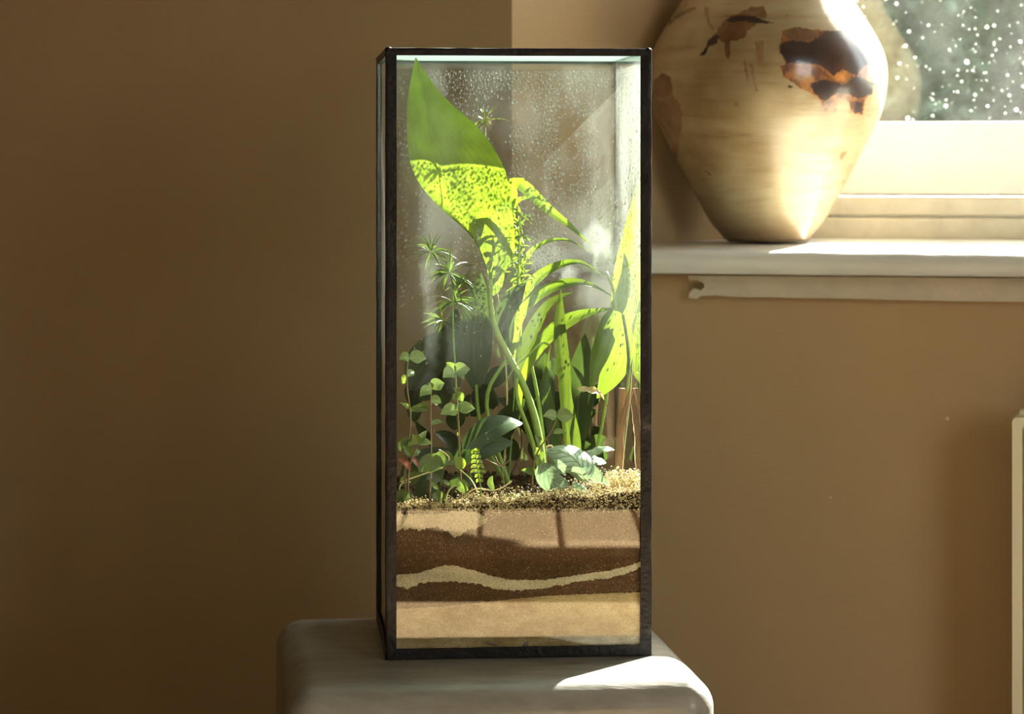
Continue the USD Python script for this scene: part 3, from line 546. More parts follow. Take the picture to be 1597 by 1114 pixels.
for nm, lo, hi, m, lab, cat in (
        ('sand_layer', l0, l1, 'golden_sand', 'golden sand layer at the bottom of the terrarium', 'sand'),
        ('soil_layer', l1, l2, 'dark_soil_deep', 'lower dark brown soil layer, between the bottom sand and the wavy pale stripe', 'soil'),
        ('sand_layer', l2, l3, 'pale_sand', 'wavy pale sand stripe between two dark soil layers', 'sand'),
        ('soil_layer', l3, l4, 'dark_soil', 'thick dark brown soil layer above the wavy pale sand stripe', 'soil'),
        ('soil_layer', l4, l5, 'upper_soil', 'brown soil band high in the terrarium, just below the topsoil and the ragged sand pocket', 'soil'),
        ('sand_layer', l5, l6, 'pale_sand', 'ragged pale sand pocket near the top of the soil on the left', 'sand'),
        ('soil_layer', l6, top, 'top_soil', 'blackish topsoil that the plants grow from', 'soil')):
    obj(nm, slab(lo+E, hi, .0035 if m == 'top_soil' else 0), m, label=lab, cat=cat, kind='stuff')
def soil_z(a, b):
    i = np.clip(np.searchsorted(GX, a), 0, NX-1); j = np.clip(np.searchsorted(GY, b), 0, NYG-1); return top[i, j]
# crumbs of sand on the surface
def crumbs(n, fa, seed, r0=.0006, r1=.0018, lift=0.0, bmax=.19):
    g = np.random.default_rng(seed); ico = trimesh.creation.icosphere(0); V, F = [], []
    a, b = fa(g, n)
    for k in range(n):
        aa, bb = np.clip(a[k], IX0+.002, IX1-.002), np.clip(b[k], IY0+.0015, bmax)
        r = g.uniform(r0, r1); v = ico.vertices*(r*g.uniform(.6, 1.2, 3)) @ trimesh.transformations.random_rotation_matrix(g.random(3))[:3, :3]
        z = float(soil_z(aa, bb)) + r*.45 + lift*g.random()**2
        V.append(to_ter(v + [aa, bb, z])); F.append(ico.faces + 12*k)
    return trimesh.Trimesh(np.vstack(V), np.vstack(F), process=False)
mat('crumb', {'tc': ('texture_coordinate', {}), 'vo': ('voronoi_texture', {'scale': 450}), 'sc': ('separate_color', {}), 'r': ('rgb_ramp', {'ramp': [(0.0, (0.12, 0.065, 0.03)), (0.3, (0.34, 0.24, 0.11)), (0.6, (0.56, 0.45, 0.23)), (1.0, (0.72, 0.62, 0.38))]}), 'p': ('principled_bsdf', {'roughness': 0.9})},
    [('tc.object', 'vo.vector'), ('vo.color', 'sc.color'), ('sc.r', 'r.fac'), ('r.color', 'p.base_color')], 'p.BSDF')
obj('sand_crumbs', crumbs(3600, lambda g, n: (g.uniform(IX0, IX1, n), IY0+np.abs(g.normal(0, .022, n))), 3, .0003, .0011, .004), 'crumb', label='loose pale sand crumbs scattered along the front of the soil surface', cat='sand', kind='stuff')
obj('sand_mound', crumbs(1500, lambda g, n: (TW-.022+g.normal(0, .013, n), .035+np.abs(g.normal(0, .03, n))), 4, .0004, .0014, .012), 'pale_sand', label='sunlit pale sand heaped in the right corner by the twig', cat='sand', kind='stuff')
def lip(n, seed):                                    # crumbs packed against the front glass above the strata
    g = np.random.default_rng(seed); ico = trimesh.creation.icosphere(0); V, F = [], []
    for k in range(n):
        i = g.integers(2, NX-2); lo, hi = l6[i, 0], top[i, 0]; r_ = g.uniform(.0004, .0011)
        v = ico.vertices*(r_*g.uniform(.6, 1.2, 3)); V.append(to_ter(v + [GX[i], IY0+.0008+g.random()*.0028, lo+r_+(hi-lo+.001)*g.random()])); F.append(ico.faces+12*k)
    return trimesh.Trimesh(np.vstack(V), np.vstack(F), process=False)
obj('sand_lip', lip(1900, 8), 'crumb', label='band of loose yellowish sand crumbs pressed against the front glass just above the soil layers', cat='sand', kind='stuff')
obj('soil_crumbs', crumbs(1500, lambda g, n: (g.uniform(IX0, IX1, n), g.uniform(.035, IY1, n)), 5, .0006, .002, .002), 'top_soil', label='dark soil crumbs over the whole surface', cat='soil', kind='stuff')
def moss(px, py, b, r, label, n=220):
    c = tp(px, py, b); g = np.random.default_rng(int(px)); V = []
    for _ in range(n):
        d = unit(g.normal(size=3)); d[2] = abs(d[2])*.7; p = c + d*r*g.uniform(.5, 1, 1)*[1, .8, .7]
        s = trimesh.creation.icosphere(0, g.uniform(.0006, .0014)); s.apply_translation(p); V.append(s)
    core = trimesh.creation.icosphere(2, r*.8); core.apply_scale([1, .8, .6]); core.apply_translation(c); V.append(core)
    obj('moss_clump', V, 'moss', label=label, cat='moss')
moss(800, 780, .02, .010, 'dry moss cushion at the middle of the soil edge'); moss(838, 782, .022, .008, 'smaller moss cushion right of the middle, below the paired herb leaves'); moss(775, 785, .016, .006, 'little moss tuft left of the middle cushion')

# ------------------------------------------------------------------ plants
U = 2.25/FPX                                         # metres per pixel inside the terrarium
def leafset(root, name, items, m):
    for it in items: obj(name, it, m, root, smooth=True)
# peace lily
pl = thing('peace_lily', tp(846, 770, .09), 'peace lily with one huge sunlit leaf that reaches the lid', 'plant')
mid_ = tpx([(648, 90, .080), (658, 150, .084), (681, 235, .092), (712, 316, .098), (744, 376, .100), (760, 415, .098), (764, 442, .095)])
lef = tpx([(647, 91, .081), (636, 150, .092), (634, 200, .096), (642, 262, .100), (688, 326, .103), (738, 374, .102), (763, 442, .0955)])
rig = tpx([(649, 91, .080), (684, 142, .082), (748, 203, .086), (790, 275, .092), (800, 345, .096), (797, 408, .096), (766, 444, .0945)])
obj('leaf_blade', leaf3(lef, mid_, rig, bulge=.004, ripple=.0012), 'lily_leaf', pl, smooth=True, label='huge yellow-green leaf with its tip at the lid')
obj('leaf_blade', leaf(tpx([(766, 462, .092), (776, 440, .09), (786, 420, .086)]), 22*U, prof=OV, fold=.5), 'lily_leaf', pl, smooth=True)
obj('leaf_stalk', tube(tpx([(764, 436, .088), (765, 480, .09), (775, 520, .092), (795, 560, .094), (815, 600, .094), (830, 640, .094), (842, 700, .092), (847, 782, .09)]), 4.3*U, 7.5*U, 24), 'stalk', pl, smooth=True)
for P in ([(806, 590, .088), (805, 615, .087), (814, 645, .087), (830, 690, .088), (842, 780, .09)], [(800, 545, .12), (780, 575, .12), (762, 606, .12), (768, 680, .12), (800, 775, .11)],
          [(826, 560, .12), (838, 620, .12), (846, 680, .11), (852, 780, .10)], [(742, 600, .15), (748, 660, .145), (775, 730, .13), (810, 780, .11)]):
    obj('leaf_stalk', tube(tpx(P), 2.8*U, 4.5*U, 16), 'stalk', pl, smooth=True)
for P, w, h, fo in (([(742, 612, .15), (738, 540, .152), (742, 480, .150), (750, 425, .142)], 62, (.3, -1, .1), .3), ([(800, 545, .12), (792, 505, .12), (800, 470, .12), (820, 440, .118)], 46, (-.3, -1, .2), .3),
                    ([(720, 700, .055), (750, 680, .055), (785, 662, .06), (815, 660, .07)], 52, (-.1, -.75, .9), .15), ([(700, 725, .07), (730, 708, .07), (765, 695, .075), (800, 690, .085)], 46, (0, -.8, .6), .2),
                    ([(640, 610, .165), (660, 570, .165), (690, 540, .16), (725, 525, .15)], 66, (.2, -1, .5), .25), ([(690, 640, .17), (690, 590, .172), (700, 540, .172), (712, 480, .17)], 56, (0, -1, 0), .2),
                    ([(840, 690, .16), (835, 640, .165), (845, 590, .165), (850, 550, .16)], 58, (0, -1, .1), .2), ([(905, 700, .16), (900, 640, .165), (905, 590, .165), (912, 520, .16)], 54, (0, -1, .1), .2),
                    ([(770, 700, .13), (790, 660, .13), (815, 635, .125), (838, 622, .12)], 44, (.1, -.7, .8), .2), ([(640, 780, .13), (650, 740, .13), (675, 715, .135), (700, 700, .14)], 55, (.1, -.8, .6), .2)):
    obj('leaf_blade', leaf(tpx(P), w*U, h, fo, prof=OV), 'dark_leaf', pl, smooth=True)
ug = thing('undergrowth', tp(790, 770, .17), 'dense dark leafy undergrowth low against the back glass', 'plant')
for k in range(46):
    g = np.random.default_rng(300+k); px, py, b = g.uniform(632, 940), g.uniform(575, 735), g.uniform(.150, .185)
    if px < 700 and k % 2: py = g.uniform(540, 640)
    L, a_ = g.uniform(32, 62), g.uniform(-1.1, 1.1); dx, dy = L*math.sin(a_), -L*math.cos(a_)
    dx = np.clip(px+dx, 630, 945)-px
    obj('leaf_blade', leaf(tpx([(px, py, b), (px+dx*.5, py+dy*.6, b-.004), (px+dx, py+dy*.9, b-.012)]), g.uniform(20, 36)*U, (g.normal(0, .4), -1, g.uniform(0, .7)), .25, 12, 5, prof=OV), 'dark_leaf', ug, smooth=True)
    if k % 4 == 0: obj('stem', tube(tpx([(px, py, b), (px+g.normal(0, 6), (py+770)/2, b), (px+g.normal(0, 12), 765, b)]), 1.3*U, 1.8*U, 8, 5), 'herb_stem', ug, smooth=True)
# strap-leaved lily on the right
sl = thing('strap_leaf_plant', tp(888, 770, .12), 'plant with long arching strap leaves glowing in the sun on the right', 'plant')
for P, w, h, fo, pr, tw in (
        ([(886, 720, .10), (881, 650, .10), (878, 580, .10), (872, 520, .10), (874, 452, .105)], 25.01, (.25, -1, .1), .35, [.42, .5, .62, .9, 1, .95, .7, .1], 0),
        ([(800, 560, .11), (806, 510, .105), (824, 475, .10), (860, 450, .10), (905, 441, .10), (956, 464, .105)], 24, (-.15, -.8, .75), .25, [.3, .5, .8, 1, .95, .7, .3, .03], 0),
        ([(792, 560, .13), (800, 490, .13), (830, 442, .128), (868, 416, .125), (905, 410, .12), (940, 432, .12)], 24, (-.1, -.75, .8), .25, [.3, .5, .8, 1, .95, .7, .3, .03], 0),
        ([(808, 640, .10), (814, 595, .10), (832, 555, .10), (862, 518, .105), (895, 496, .11), (955, 481, .115)], 27, (-.1, -.9, .5), .2, [.35, .4, .5, .75, 1, .9, .5, .04], 0),
        ([(958, 484, .09), (945, 520, .085), (930, 565, .08), (916, 632, .07)], 42, (.3, -1, .1), .3, lambda t: np.interp(t, [0, .15, .5, .75, 1], [.5, .9, .75, .28, .02]), 0),
        ([(962, 486, .10), (966, 525, .10), (958, 570, .10), (930, 622, .095)], 50, (.1, -1, .0), .15, OV, 0),
        ([(960, 500, .12), (968, 460, .12), (980, 400, .11), (990, 340, .10), (998, 262, .09)], 38, (-.35, -1, 0), .25, LANCE, 0),
        ([(975, 520, .14), (984, 470, .14), (992, 420, .13), (999, 360, .13)], 30, (-.5, -1, 0), .2, LANCE, 0),
        ([(800, 470, .15), (815, 410, .15), (850, 378, .148), (888, 376, .145), (920, 396, .145)], 11, (-.1, -.8, .7), .25, LANCE, 0),
        ([(812, 540, .15), (808, 420, .15), (796, 310, .145), (802, 286, .14), (838, 312, .14), (885, 350, .145), (920, 382, .15)], 24, (-.1, -1, .5), .2, [.1, .1, .1, .3, 1, .9, .5, .03], 0),
        ([(808, 540, .15), (803, 420, .15), (794, 335, .145), (808, 312, .14), (842, 309, .14)], 13, (0, -1, .4), .2, [.15, .15, .15, .3, 1, .9, .1], 0),
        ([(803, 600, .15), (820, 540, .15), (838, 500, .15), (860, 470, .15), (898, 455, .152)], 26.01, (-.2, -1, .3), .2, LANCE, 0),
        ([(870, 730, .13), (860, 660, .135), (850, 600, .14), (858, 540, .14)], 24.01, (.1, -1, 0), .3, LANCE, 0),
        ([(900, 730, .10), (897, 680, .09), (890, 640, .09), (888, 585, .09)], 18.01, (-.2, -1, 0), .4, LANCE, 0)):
    obj('leaf_blade', leaf(tpx(P), w*U, h, fo, 30, 7, prof=pr, twist=tw), 'shaded_strap_leaf' if w % 1 else 'strap_leaf', sl, smooth=True)
for P in ([(972, 490, .10), (980, 540, .10), (981, 580, .10), (974, 630, .10), (968, 700, .10), (940, 775, .11)], [(960, 484, .10), (952, 440, .11), (945, 425, .115)], [(958, 490, .12), (950, 580, .13), (930, 700, .13), (905, 775, .12)], [(800, 556, .11), (812, 640, .11), (840, 720, .11), (870, 775, .12)]):
    obj('leaf_stalk', tube(tpx(P), 2.0*U, 3.0*U, 14), 'stalk', sl, smooth=True)
obj('young_shoot', tube(tpx([(788, 598, .075), (803, 572, .075), (825, 553, .078), (845, 535, .082), (858, 540, .09)]), .8*U, 2.0*U, 14), 'stalk', sl, smooth=True)
# feathery fern
ff = thing('feathery_fern', tp(718, 775, .12), 'fine feathery fern with needle rosettes behind the big leaf', 'plant')
obj('stem', tube(tpx([(706, 432, .10), (706, 500, .11), (712, 620, .12), (718, 780, .12)]), 1.3*U, 2.2*U, 16), 'needle', ff, smooth=True)
obj('stem', tube(tpx([(757, 192, .15), (756, 260, .152), (770, 420, .15), (790, 600, .14), (780, 780, .12)]), .8*U, 1.8*U, 20), 'straw', ff, smooth=True)
obj('stem', tube(tpx([(812, 330, .13), (808, 400, .13), (806, 500, .13), (800, 640, .13), (790, 780, .12)]), .9*U, 1.8*U, 18), 'needle', ff, smooth=True)
def rosette(px, py, b, n, l0, l1, seed, up=0.0, wdt=3.2, zs=.7):
    g = np.random.default_rng(seed); c = tp(px, py, b); out = []
    for _ in range(n):
        d = unit(g.normal(size=3)*[1, .6, zs] + [0, 0, up]); L = g.uniform(l0, l1)*U
        out.append(leaf(np.array([c+d*L*.05, c+d*L*.5+[0, 0, .06*L], c+d*L+[0, 0, -.10*L]]), wdt*U, unit(np.cross(d, g.normal(size=3))+[0, -.6, 0]), .3, 6, 3, prof=LANCE))
    return cat_uv(out)
for a in ((700, 425, .10, 46, 30, 58, 1), (706, 470, .11, 26, 25, 45, 2), (672, 392, .10, 22, 30, 48, 3), (722, 440, .10, 20, 20, 36, 4), (690, 500, .12, 24, 20, 40, 10)):
    obj('needle_cluster', rosette(*a), 'needle_leaf', ff, smooth=True)
obj('needle_cluster', rosette(757, 188, .15, 11, 28, 46, 5, up=.45, wdt=4.5), 'sprig_leaf', ff, smooth=True)
obj('needle_cluster', rosette(757, 190, .15, 30, 6, 14, 6), 'straw', ff, smooth=True)
for k, yy in enumerate(range(335, 450, 16)):
    obj('needle_cluster', rosette(812-(yy-335)*.03, yy, .13, 10, 16, 36, 20+k, wdt=4.0), 'strap_leaf', ff, smooth=True)
# paired-leaf herbs
def herb(label, stem, pairs, m='herb_leaf', r=1.3, group=None):
    root = thing('creeping_herb', tp(*stem[-1]), label, 'plant', group)
    obj('stem', tube(tpx(stem), r*.8*U, r*1.3*U, 18), 'herb_stem', root, smooth=True)
    g = np.random.default_rng(len(label))
    for (px, py, b, leaves) in pairs:
        c0 = np.array([px, py])
        for (dx, dy, w, hz, db) in leaves:
            P = [(px, py, b), (px+dx*.5, py+dy*.5-2.5, b+db*.5), (px+dx, py+dy, b+db)]
            obj('leaf_blade', leaf(tpx(P), w*U, (.15*np.sign(dx), -1, hz), .35, 14, 7, prof=lambda t: np.sin(PI*np.clip(t, 0, 1)**.72)**1.1), m, root, smooth=True)
herb('creeping herb whose top leaf pair touches the left front corner', [(636, 560, .012), (634, 600, .016), (640, 650, .02), (632, 720, .02), (634, 792, .02)],
     [(638, 560, .012, [(-16, 2, 20, .6, -.004), (27, 0, 24, .4, .004)]), (636, 588, .02, [(-10, 12, 13, .3, .01), (10, -8, 13, .3, .01)]), (640, 640, .02, [(-18, -12, 8, .8, .0), (20, -6, 7, .8, .0)]), (634, 700, .02, [(-10, -4, 9, .5, .0), (26, -16, 8, .6, .006)])])
herb('creeping herb with a cupped leaf trio under the pale arching leaf', [(710, 585, .03), (711, 615, .031), (713, 635, .032)],
     [(709, 582, .03, [(-19, 8, 24, .5, -.006), (24, -6, 26, .7, .005), (-14, -17, 16, .2, .006), (15, 10, 14, .9, .0)])])
herb('creeping herb with a bright leaf pair beside the dark glossy lily leaf', [(714, 640, .025), (715, 672, .026), (717, 720, .028), (720, 790, .03)],
     [(714, 641, .025, [(-28, 6, 26, .7, -.004), (27, -3, 24, .7, .002), (2, -14, 9, .3, .002)]), (712, 612, .03, [(-4, 16, 9, .2, .0), (9, 16, 14, .2, .002), (-6, -6, 7, .9, .0), (6, -8, 7, .9, .0)]), (717, 676, .028, [(-3, 5, 5, .3, 0)])])
herb('creeping herb with a slanting leaf pair in the middle left of the glass', [(672, 610, .02), (671, 650, .022), (672, 700, .024), (668, 792, .03)],
     [(673, 607, .02, [(-19, 12, 20, .5, -.004), (20, -9, 24, .6, .004), (-6, -10, 10, .3, .002)]), (671, 626, .022, [(17, 3, 18, .4, .004)]), (671, 663, .022, [(23, -4, 11, 1.2, .006)]), (668, 640, .03, [(-22, -6, 16, .5, .006), (-32, 2, 12, .5, .006)])])
herb('creeping herb with pale-rimmed leaves above the round ground leaves', [(652, 692, .014), (644, 710, .016), (638, 730, .018), (640, 795, .02)],
     [(652, 693, .014, [(-10, -16, 18, .1, -.002), (22, 0, 16, .9, .002), (14, -22, 12, .5, .008)]), (640, 712, .016, [(-13, -20, 12, .2, .0), (16, -8, 14, .4, .006)])])
herb('creeping herb with a bright leaf pair over the quilted pale leaves', [(867, 655, .03), (860, 672, .032), (846, 692, .036), (836, 710, .04), (832, 782, .045)],
     [(868, 651, .03, [(-22, -1, 20, .6, -.003), (27, 0, 25, .25, .002)]), (862, 676, .032, [(22, 0, 11, .9, .002)]), (845, 695, .036, [(-12, -16, 11, .3, .0)]), (838, 709, .04, [(6, 10, 18, .5, -.004), (-6, -12, 12, .3, .0)]), (836, 740, .04, [(-24, -6, 14, .5, .004), (20, 8, 14, .5, -.004)])], m='herb_leaf')
# ground cover
gc = thing('ground_ivy', tp(668, 785, .03), 'low round-leaved ground plant with a few reddish leaves in the left corner', 'plant')
for P, w, hz, m in (([(690, 730, .02), (672, 722, .02), (652, 736, .018)], 30, .2, 'ground_leaf'), ([(676, 726, .022), (690, 716, .022), (708, 720, .022)], 26, .3, 'ground_leaf'), ([(717, 733, .02), (717, 722, .02), (716, 712, .02)], 18, .2, 'sprig_leaf'),
                    ([(716, 748, .015), (722, 762, .014), (726, 770, .012)], 19, .3, 'herb_leaf'), ([(676, 768, .012), (684, 776, .012), (692, 786, .010)], 22, .2, 'ground_leaf'), ([(638, 776, .010), (628, 774, .010), (617, 784, .010)], 22, .3, 'ground_leaf'),
                    ([(672, 750, .02), (678, 758, .02), (684, 764, .02)], 9, .3, 'herb_leaf'), ([(700, 758, .018), (692, 752, .018), (686, 758, .018)], 8, .6, 'ground_leaf'), ([(655, 738, .024), (640, 748, .024), (622, 752, .024)], 22, .4, 'ground_leaf'),
                    ([(640, 745, .05), (665, 735, .05), (690, 750, .05)], 42, .4, 'dark_leaf'), ([(700, 770, .05), (725, 750, .05), (745, 752, .05)], 30, .5, 'dark_leaf'), ([(650, 785, .04), (668, 765, .04), (685, 775, .04)], 34, .4, 'dark_leaf'),
                    ([(640, 735, .016), (632, 722, .016), (620, 716, .016)], 10, .4, 'red_leaf'), ([(652, 728, .018), (646, 718, .018), (638, 712, .018)], 8, .4, 'red_leaf'), ([(624, 705, .02), (630, 690, .02), (640, 684, .02)], 14, .4, 'ground_leaf'),
                    ([(770, 765, .03), (764, 752, .03), (768, 742, .03)], 10, .4, 'ground_leaf')):
    obj('leaf_blade', leaf(tpx(P), w*U, (.1, -1, hz), .2, 14, 7, prof=lambda t: np.sin(PI*np.clip(t, 0, 1)**.9)**.6), m, gc, smooth=True)
for P in ([(690, 730, .02), (660, 740, .02), (625, 752, .02)], [(717, 733, .02), (735, 750, .02), (748, 786, .02)], [(718, 755, .015), (700, 765, .02), (695, 790, .02)], [(676, 727, .022), (700, 715, .022), (690, 705, .022), (684, 702, .022)], [(624, 780, .02), (626, 755, .02), (640, 752, .02)], [(716, 790, .02), (740, 763, .018), (770, 765, .018), (798, 750, .018)]):
    obj('runner', tube(tpx(P), 1.0*U, 1.3*U, 14), 'straw', gc, smooth=True)
# small bright fern sprig
sp = thing('fern_sprig', tp(746, 785, .012), 'tiny yellow-green fern sprig standing at the front glass', 'plant')
obj('stem', tube(tpx([(741, 706, .012), (745, 735, .012), (749, 760, .012), (750, 788, .012)]), .8*U, 1.2*U, 12), 'stalk', sp, smooth=True)
for k in range(7):
    y0 = 707+k*7.5; x0 = 741+(y0-706)*.14
    for s in (-1, 1):
        L = 6+k*1.6 if k < 5 else 11-k; obj('leaflet', leaf(tpx([(x0, y0, .012), (x0+s*L*.55, y0-2.5, .0118), (x0+s*L, y0+1, .0115)]), 6.5*U, (0, -1, .5), .2, 8, 5, prof=OV), 'sprig_leaf', sp, smooth=True)
obj('leaflet', leaf(tpx([(741, 708, .012), (741, 703, .012), (741, 699, .012)]), 9*U, (0, -1, .2), .1, 8, 5, prof=OV), 'sprig_leaf', sp, smooth=True)
# quilted silvery plant
qp = thing('nerve_plant', tp(905, 775, .035), 'silvery nerve plant with quilted pale leaves beside the sand mound', 'plant')
for P, w, h, fo, cu in (([(852, 702, .022), (880, 706, .018), (905, 728, .016), (908, 752, .016)][::-1], 52, (-.1, -.85, .75), -.15, .35), ([(852, 700, .03), (862, 712, .028), (874, 732, .026), (882, 742, .026)], 20, (.6, -.8, .4), .3, .3),
                       ([(904, 712, .035), (924, 706, .036), (944, 700, .038), (958, 702, .04)], 17, (0, -.6, .9), .2, .2), ([(898, 716, .03), (916, 730, .028), (934, 746, .026), (948, 755, .025)], 22, (-.5, -.8, .5), .2, .3),
                       ([(845, 722, .03), (852, 738, .028), (868, 752, .026), (886, 752, .026)], 40, (0, -.9, .5), .1, .3), ([(890, 758, .024), (902, 764, .022), (914, 768, .02)], 24, (0, -.9, .6), .15, .3),
                       ([(905, 722, .045), (925, 718, .047), (945, 722, .05)], 22, (0, -.7, .8), .15, .2)):
    obj('leaf_blade', leaf(tpx(P), w*U, h, fo, 26, 13, prof=lambda t: np.sin(PI*np.clip(t, 0, 1)**.85)**.6, cup=cu, ripple=.0006), 'quilted_leaf', qp, smooth=True)
for P in ([(906, 740, .016), (920, 752, .015), (944, 756, .016), (952, 765, .018)], [(852, 704, .022), (851, 698, .02), (857, 695, .02), (862, 700, .024)], [(900, 720, .035), (898, 745, .035), (905, 782, .035)], [(870, 745, .03), (880, 765, .03), (890, 785, .033)]):
    obj('stem', tube(tpx(P), 1.1*U, 1.4*U, 12), 'straw', qp, smooth=True)
# twig, straw, dead bits
tw = thing('twig', tp(964, 760, .10), 'forked brown bark twig standing in the right corner of the terrarium', 'twig')
obj('branch', tube(tpx([(963, 770, .10), (966, 700, .10), (968, 650, .10), (970, 606, .10)]), 7*U, 6*U, 24, 9, wob=.3), 'bark', tw, smooth=True)
obj('branch', tube(tpx([(967, 680, .099), (976, 635, .095), (984, 608, .09), (994, 582, .085)]), 5*U, 4*U, 20, 8, wob=.3), 'bark', tw, smooth=True)
obj('grass_stem', tube(tpx([(986, 560, .05), (982, 620, .05), (974, 690, .05), (968, 765, .055)]), .9*U, 1.1*U, 14), 'straw', label='thin dry grass stem leaning in front of the twig', cat='grass stem', smooth=True)
st = thing('straw_tuft', tp(965, 770, .03), 'tuft of pale dry straw on the sand mound at the right', 'straw')
for k in range(10):
    g = np.random.default_rng(60+k); x0 = 965+g.normal(0, 5); x1 = x0+g.normal(0, 18)
    obj('straw_blade', leaf(tpx([(x0, 782, .03), ((x0+x1)/2, 756+g.normal(0, 4), .03), (x1, 738+g.uniform(-6, 22), .03)]), g.uniform(4, 8)*U, (g.normal(0, .3), -1, .3), .3, 10, 4, prof=LANCE), 'dry_leaf', st, smooth=True)
obj('dry_leaf', leaf(tpx([(899, 606, .05), (915, 609, .05), (930, 612, .052), (942, 624, .055)]), 14*U, (0, -.7, .7), .35, 18, 7, prof=OV, ripple=.001), 'dry_leaf', label='curled straw-coloured dead leaf caught under the bright strap leaf', cat='leaf', smooth=True)
obj('dead_sprig', [tube(tpx(P), .7*U, 1.1*U, 8, 5) for P in ([(757, 716, .03), (768, 722, .03), (783, 729, .03)], [(772, 712, .03), (777, 722, .03), (783, 729, .03)], [(789, 710, .03), (787, 720, .03), (783, 729, .03)], [(795, 716, .03), (788, 724, .03), (783, 729, .03)], [(783, 729, .03), (785, 750, .03), (784, 785, .03)])],
    'dead_twig', label='small bare dead sprig between the fern sprig and the middle', cat='sprig', smooth=True)

obj('root', tube(tpx([(919, 803, .0042), (920, 815, .0042), (922, 828, .0042), (925, 842, .0042)]), .9*U, .5*U, 12, 6), 'straw', label='thin pale root running down the soil against the front glass', cat='root', smooth=True)
for (px, py, w, h, a_, lab) in ((819, 1006, 13, 7, .8, 'dark bark chip standing in the bottom sand right of the middle'), (765, 1004, 20, 5, -.25, 'flat dark bark chip lying in the bottom sand left of the middle')):
    c = tp(px, py, .0042); ch = trimesh.creation.icosphere(2, 1.0); ch.vertices *= 1+.25*(meshkit.noise(ch.vertices*2+px)-.5)[:, None]; ch.apply_scale([w*U/2, .0007, h*U/2]); ch.apply_transform(trimesh.transformations.rotation_matrix(a_, [0, -1, 0])); ch.apply_translation(c)
    obj('bark_chip', ch, 'dead_twig', label=lab, cat='bark chip', smooth=True)
fl = []
for k in range(22):
    g = np.random.default_rng(500+k); f_ = trimesh.creation.icosphere(1, g.uniform(.0015, .0045)); f_.vertices *= g.uniform(.6, 1.2, f_.vertices.shape); f_.apply_scale([1.4, 1, .8]); u_, n_ = g.uniform(.165, .215), g.uniform(.26, .30)
    f_.apply_translation(wp(u_, n_, SB-.0008+g.uniform(0, .002))); fl.append(f_)
obj('plaster_flakes', fl, 'apron_paint', label='small heap of flaked plaster on the window board left of the vase foot', cat='plaster')

# ------------------------------------------------------------------ vase
VC_D = 2.88; VS = VC_D/FPX; VX = (1196-CX)*VS; VZ = ZC-(380-HY)*VS*.985
def vr(y): return (380-y)*VS
prof_px = [(64, 380), (70, 372), (83, 357), (103, 323), (122.5, 287), (141, 251), (159.5, 215), (175, 180), (184, 144), (186, 120), (185, 100), (177, 72), (166, 50), (153, 28), (139, 6), (128, -12), (121, -26), (119, -40), (122, -54), (128, -64)]
vy = np.array([p[1] for p in prof_px], float); vrad = np.array([p[0] for p in prof_px])*VS
cs = CubicSpline(-vy, vrad); yy = np.linspace(380, -64, 110); rr_ = cs(-yy)
vrad_at = lambda y: float(cs(-y))
outer = np.column_stack([rr_, vr(yy)*1.0]); inner = np.column_stack([np.maximum(rr_[::-1]-.006, .004), vr(yy[::-1])]); inner[-1] = (0.0005, .008); inner = inner[inner[:, 1] > .007]
pv_ = np.vstack([[[0.0005, 0.0]], [[64*VS*.97, 0.0]], outer[1:], [[rr_[-1]-.002, outer[-1, 1]+.003]], inner])
vm = trimesh.creation.revolve(pv_, sections=128); SZ = VC_D/VC_D
VB = np.array([VX, VC_D, ZC-(380-HY)/FPX*2.76*KW+.0035])
ZS = (ZC-VB[2]+.001)/(120*VS)                             # keeps the outline's heights
vm.vertices[:, 2] *= ZS; vm.apply_translation(VB)
va = thing('vase', VB, 'large cream glazed vase with brown bird and blossom painting on the window board', 'vase')
obj('body', vm, 'vase_glaze', va, smooth=40)
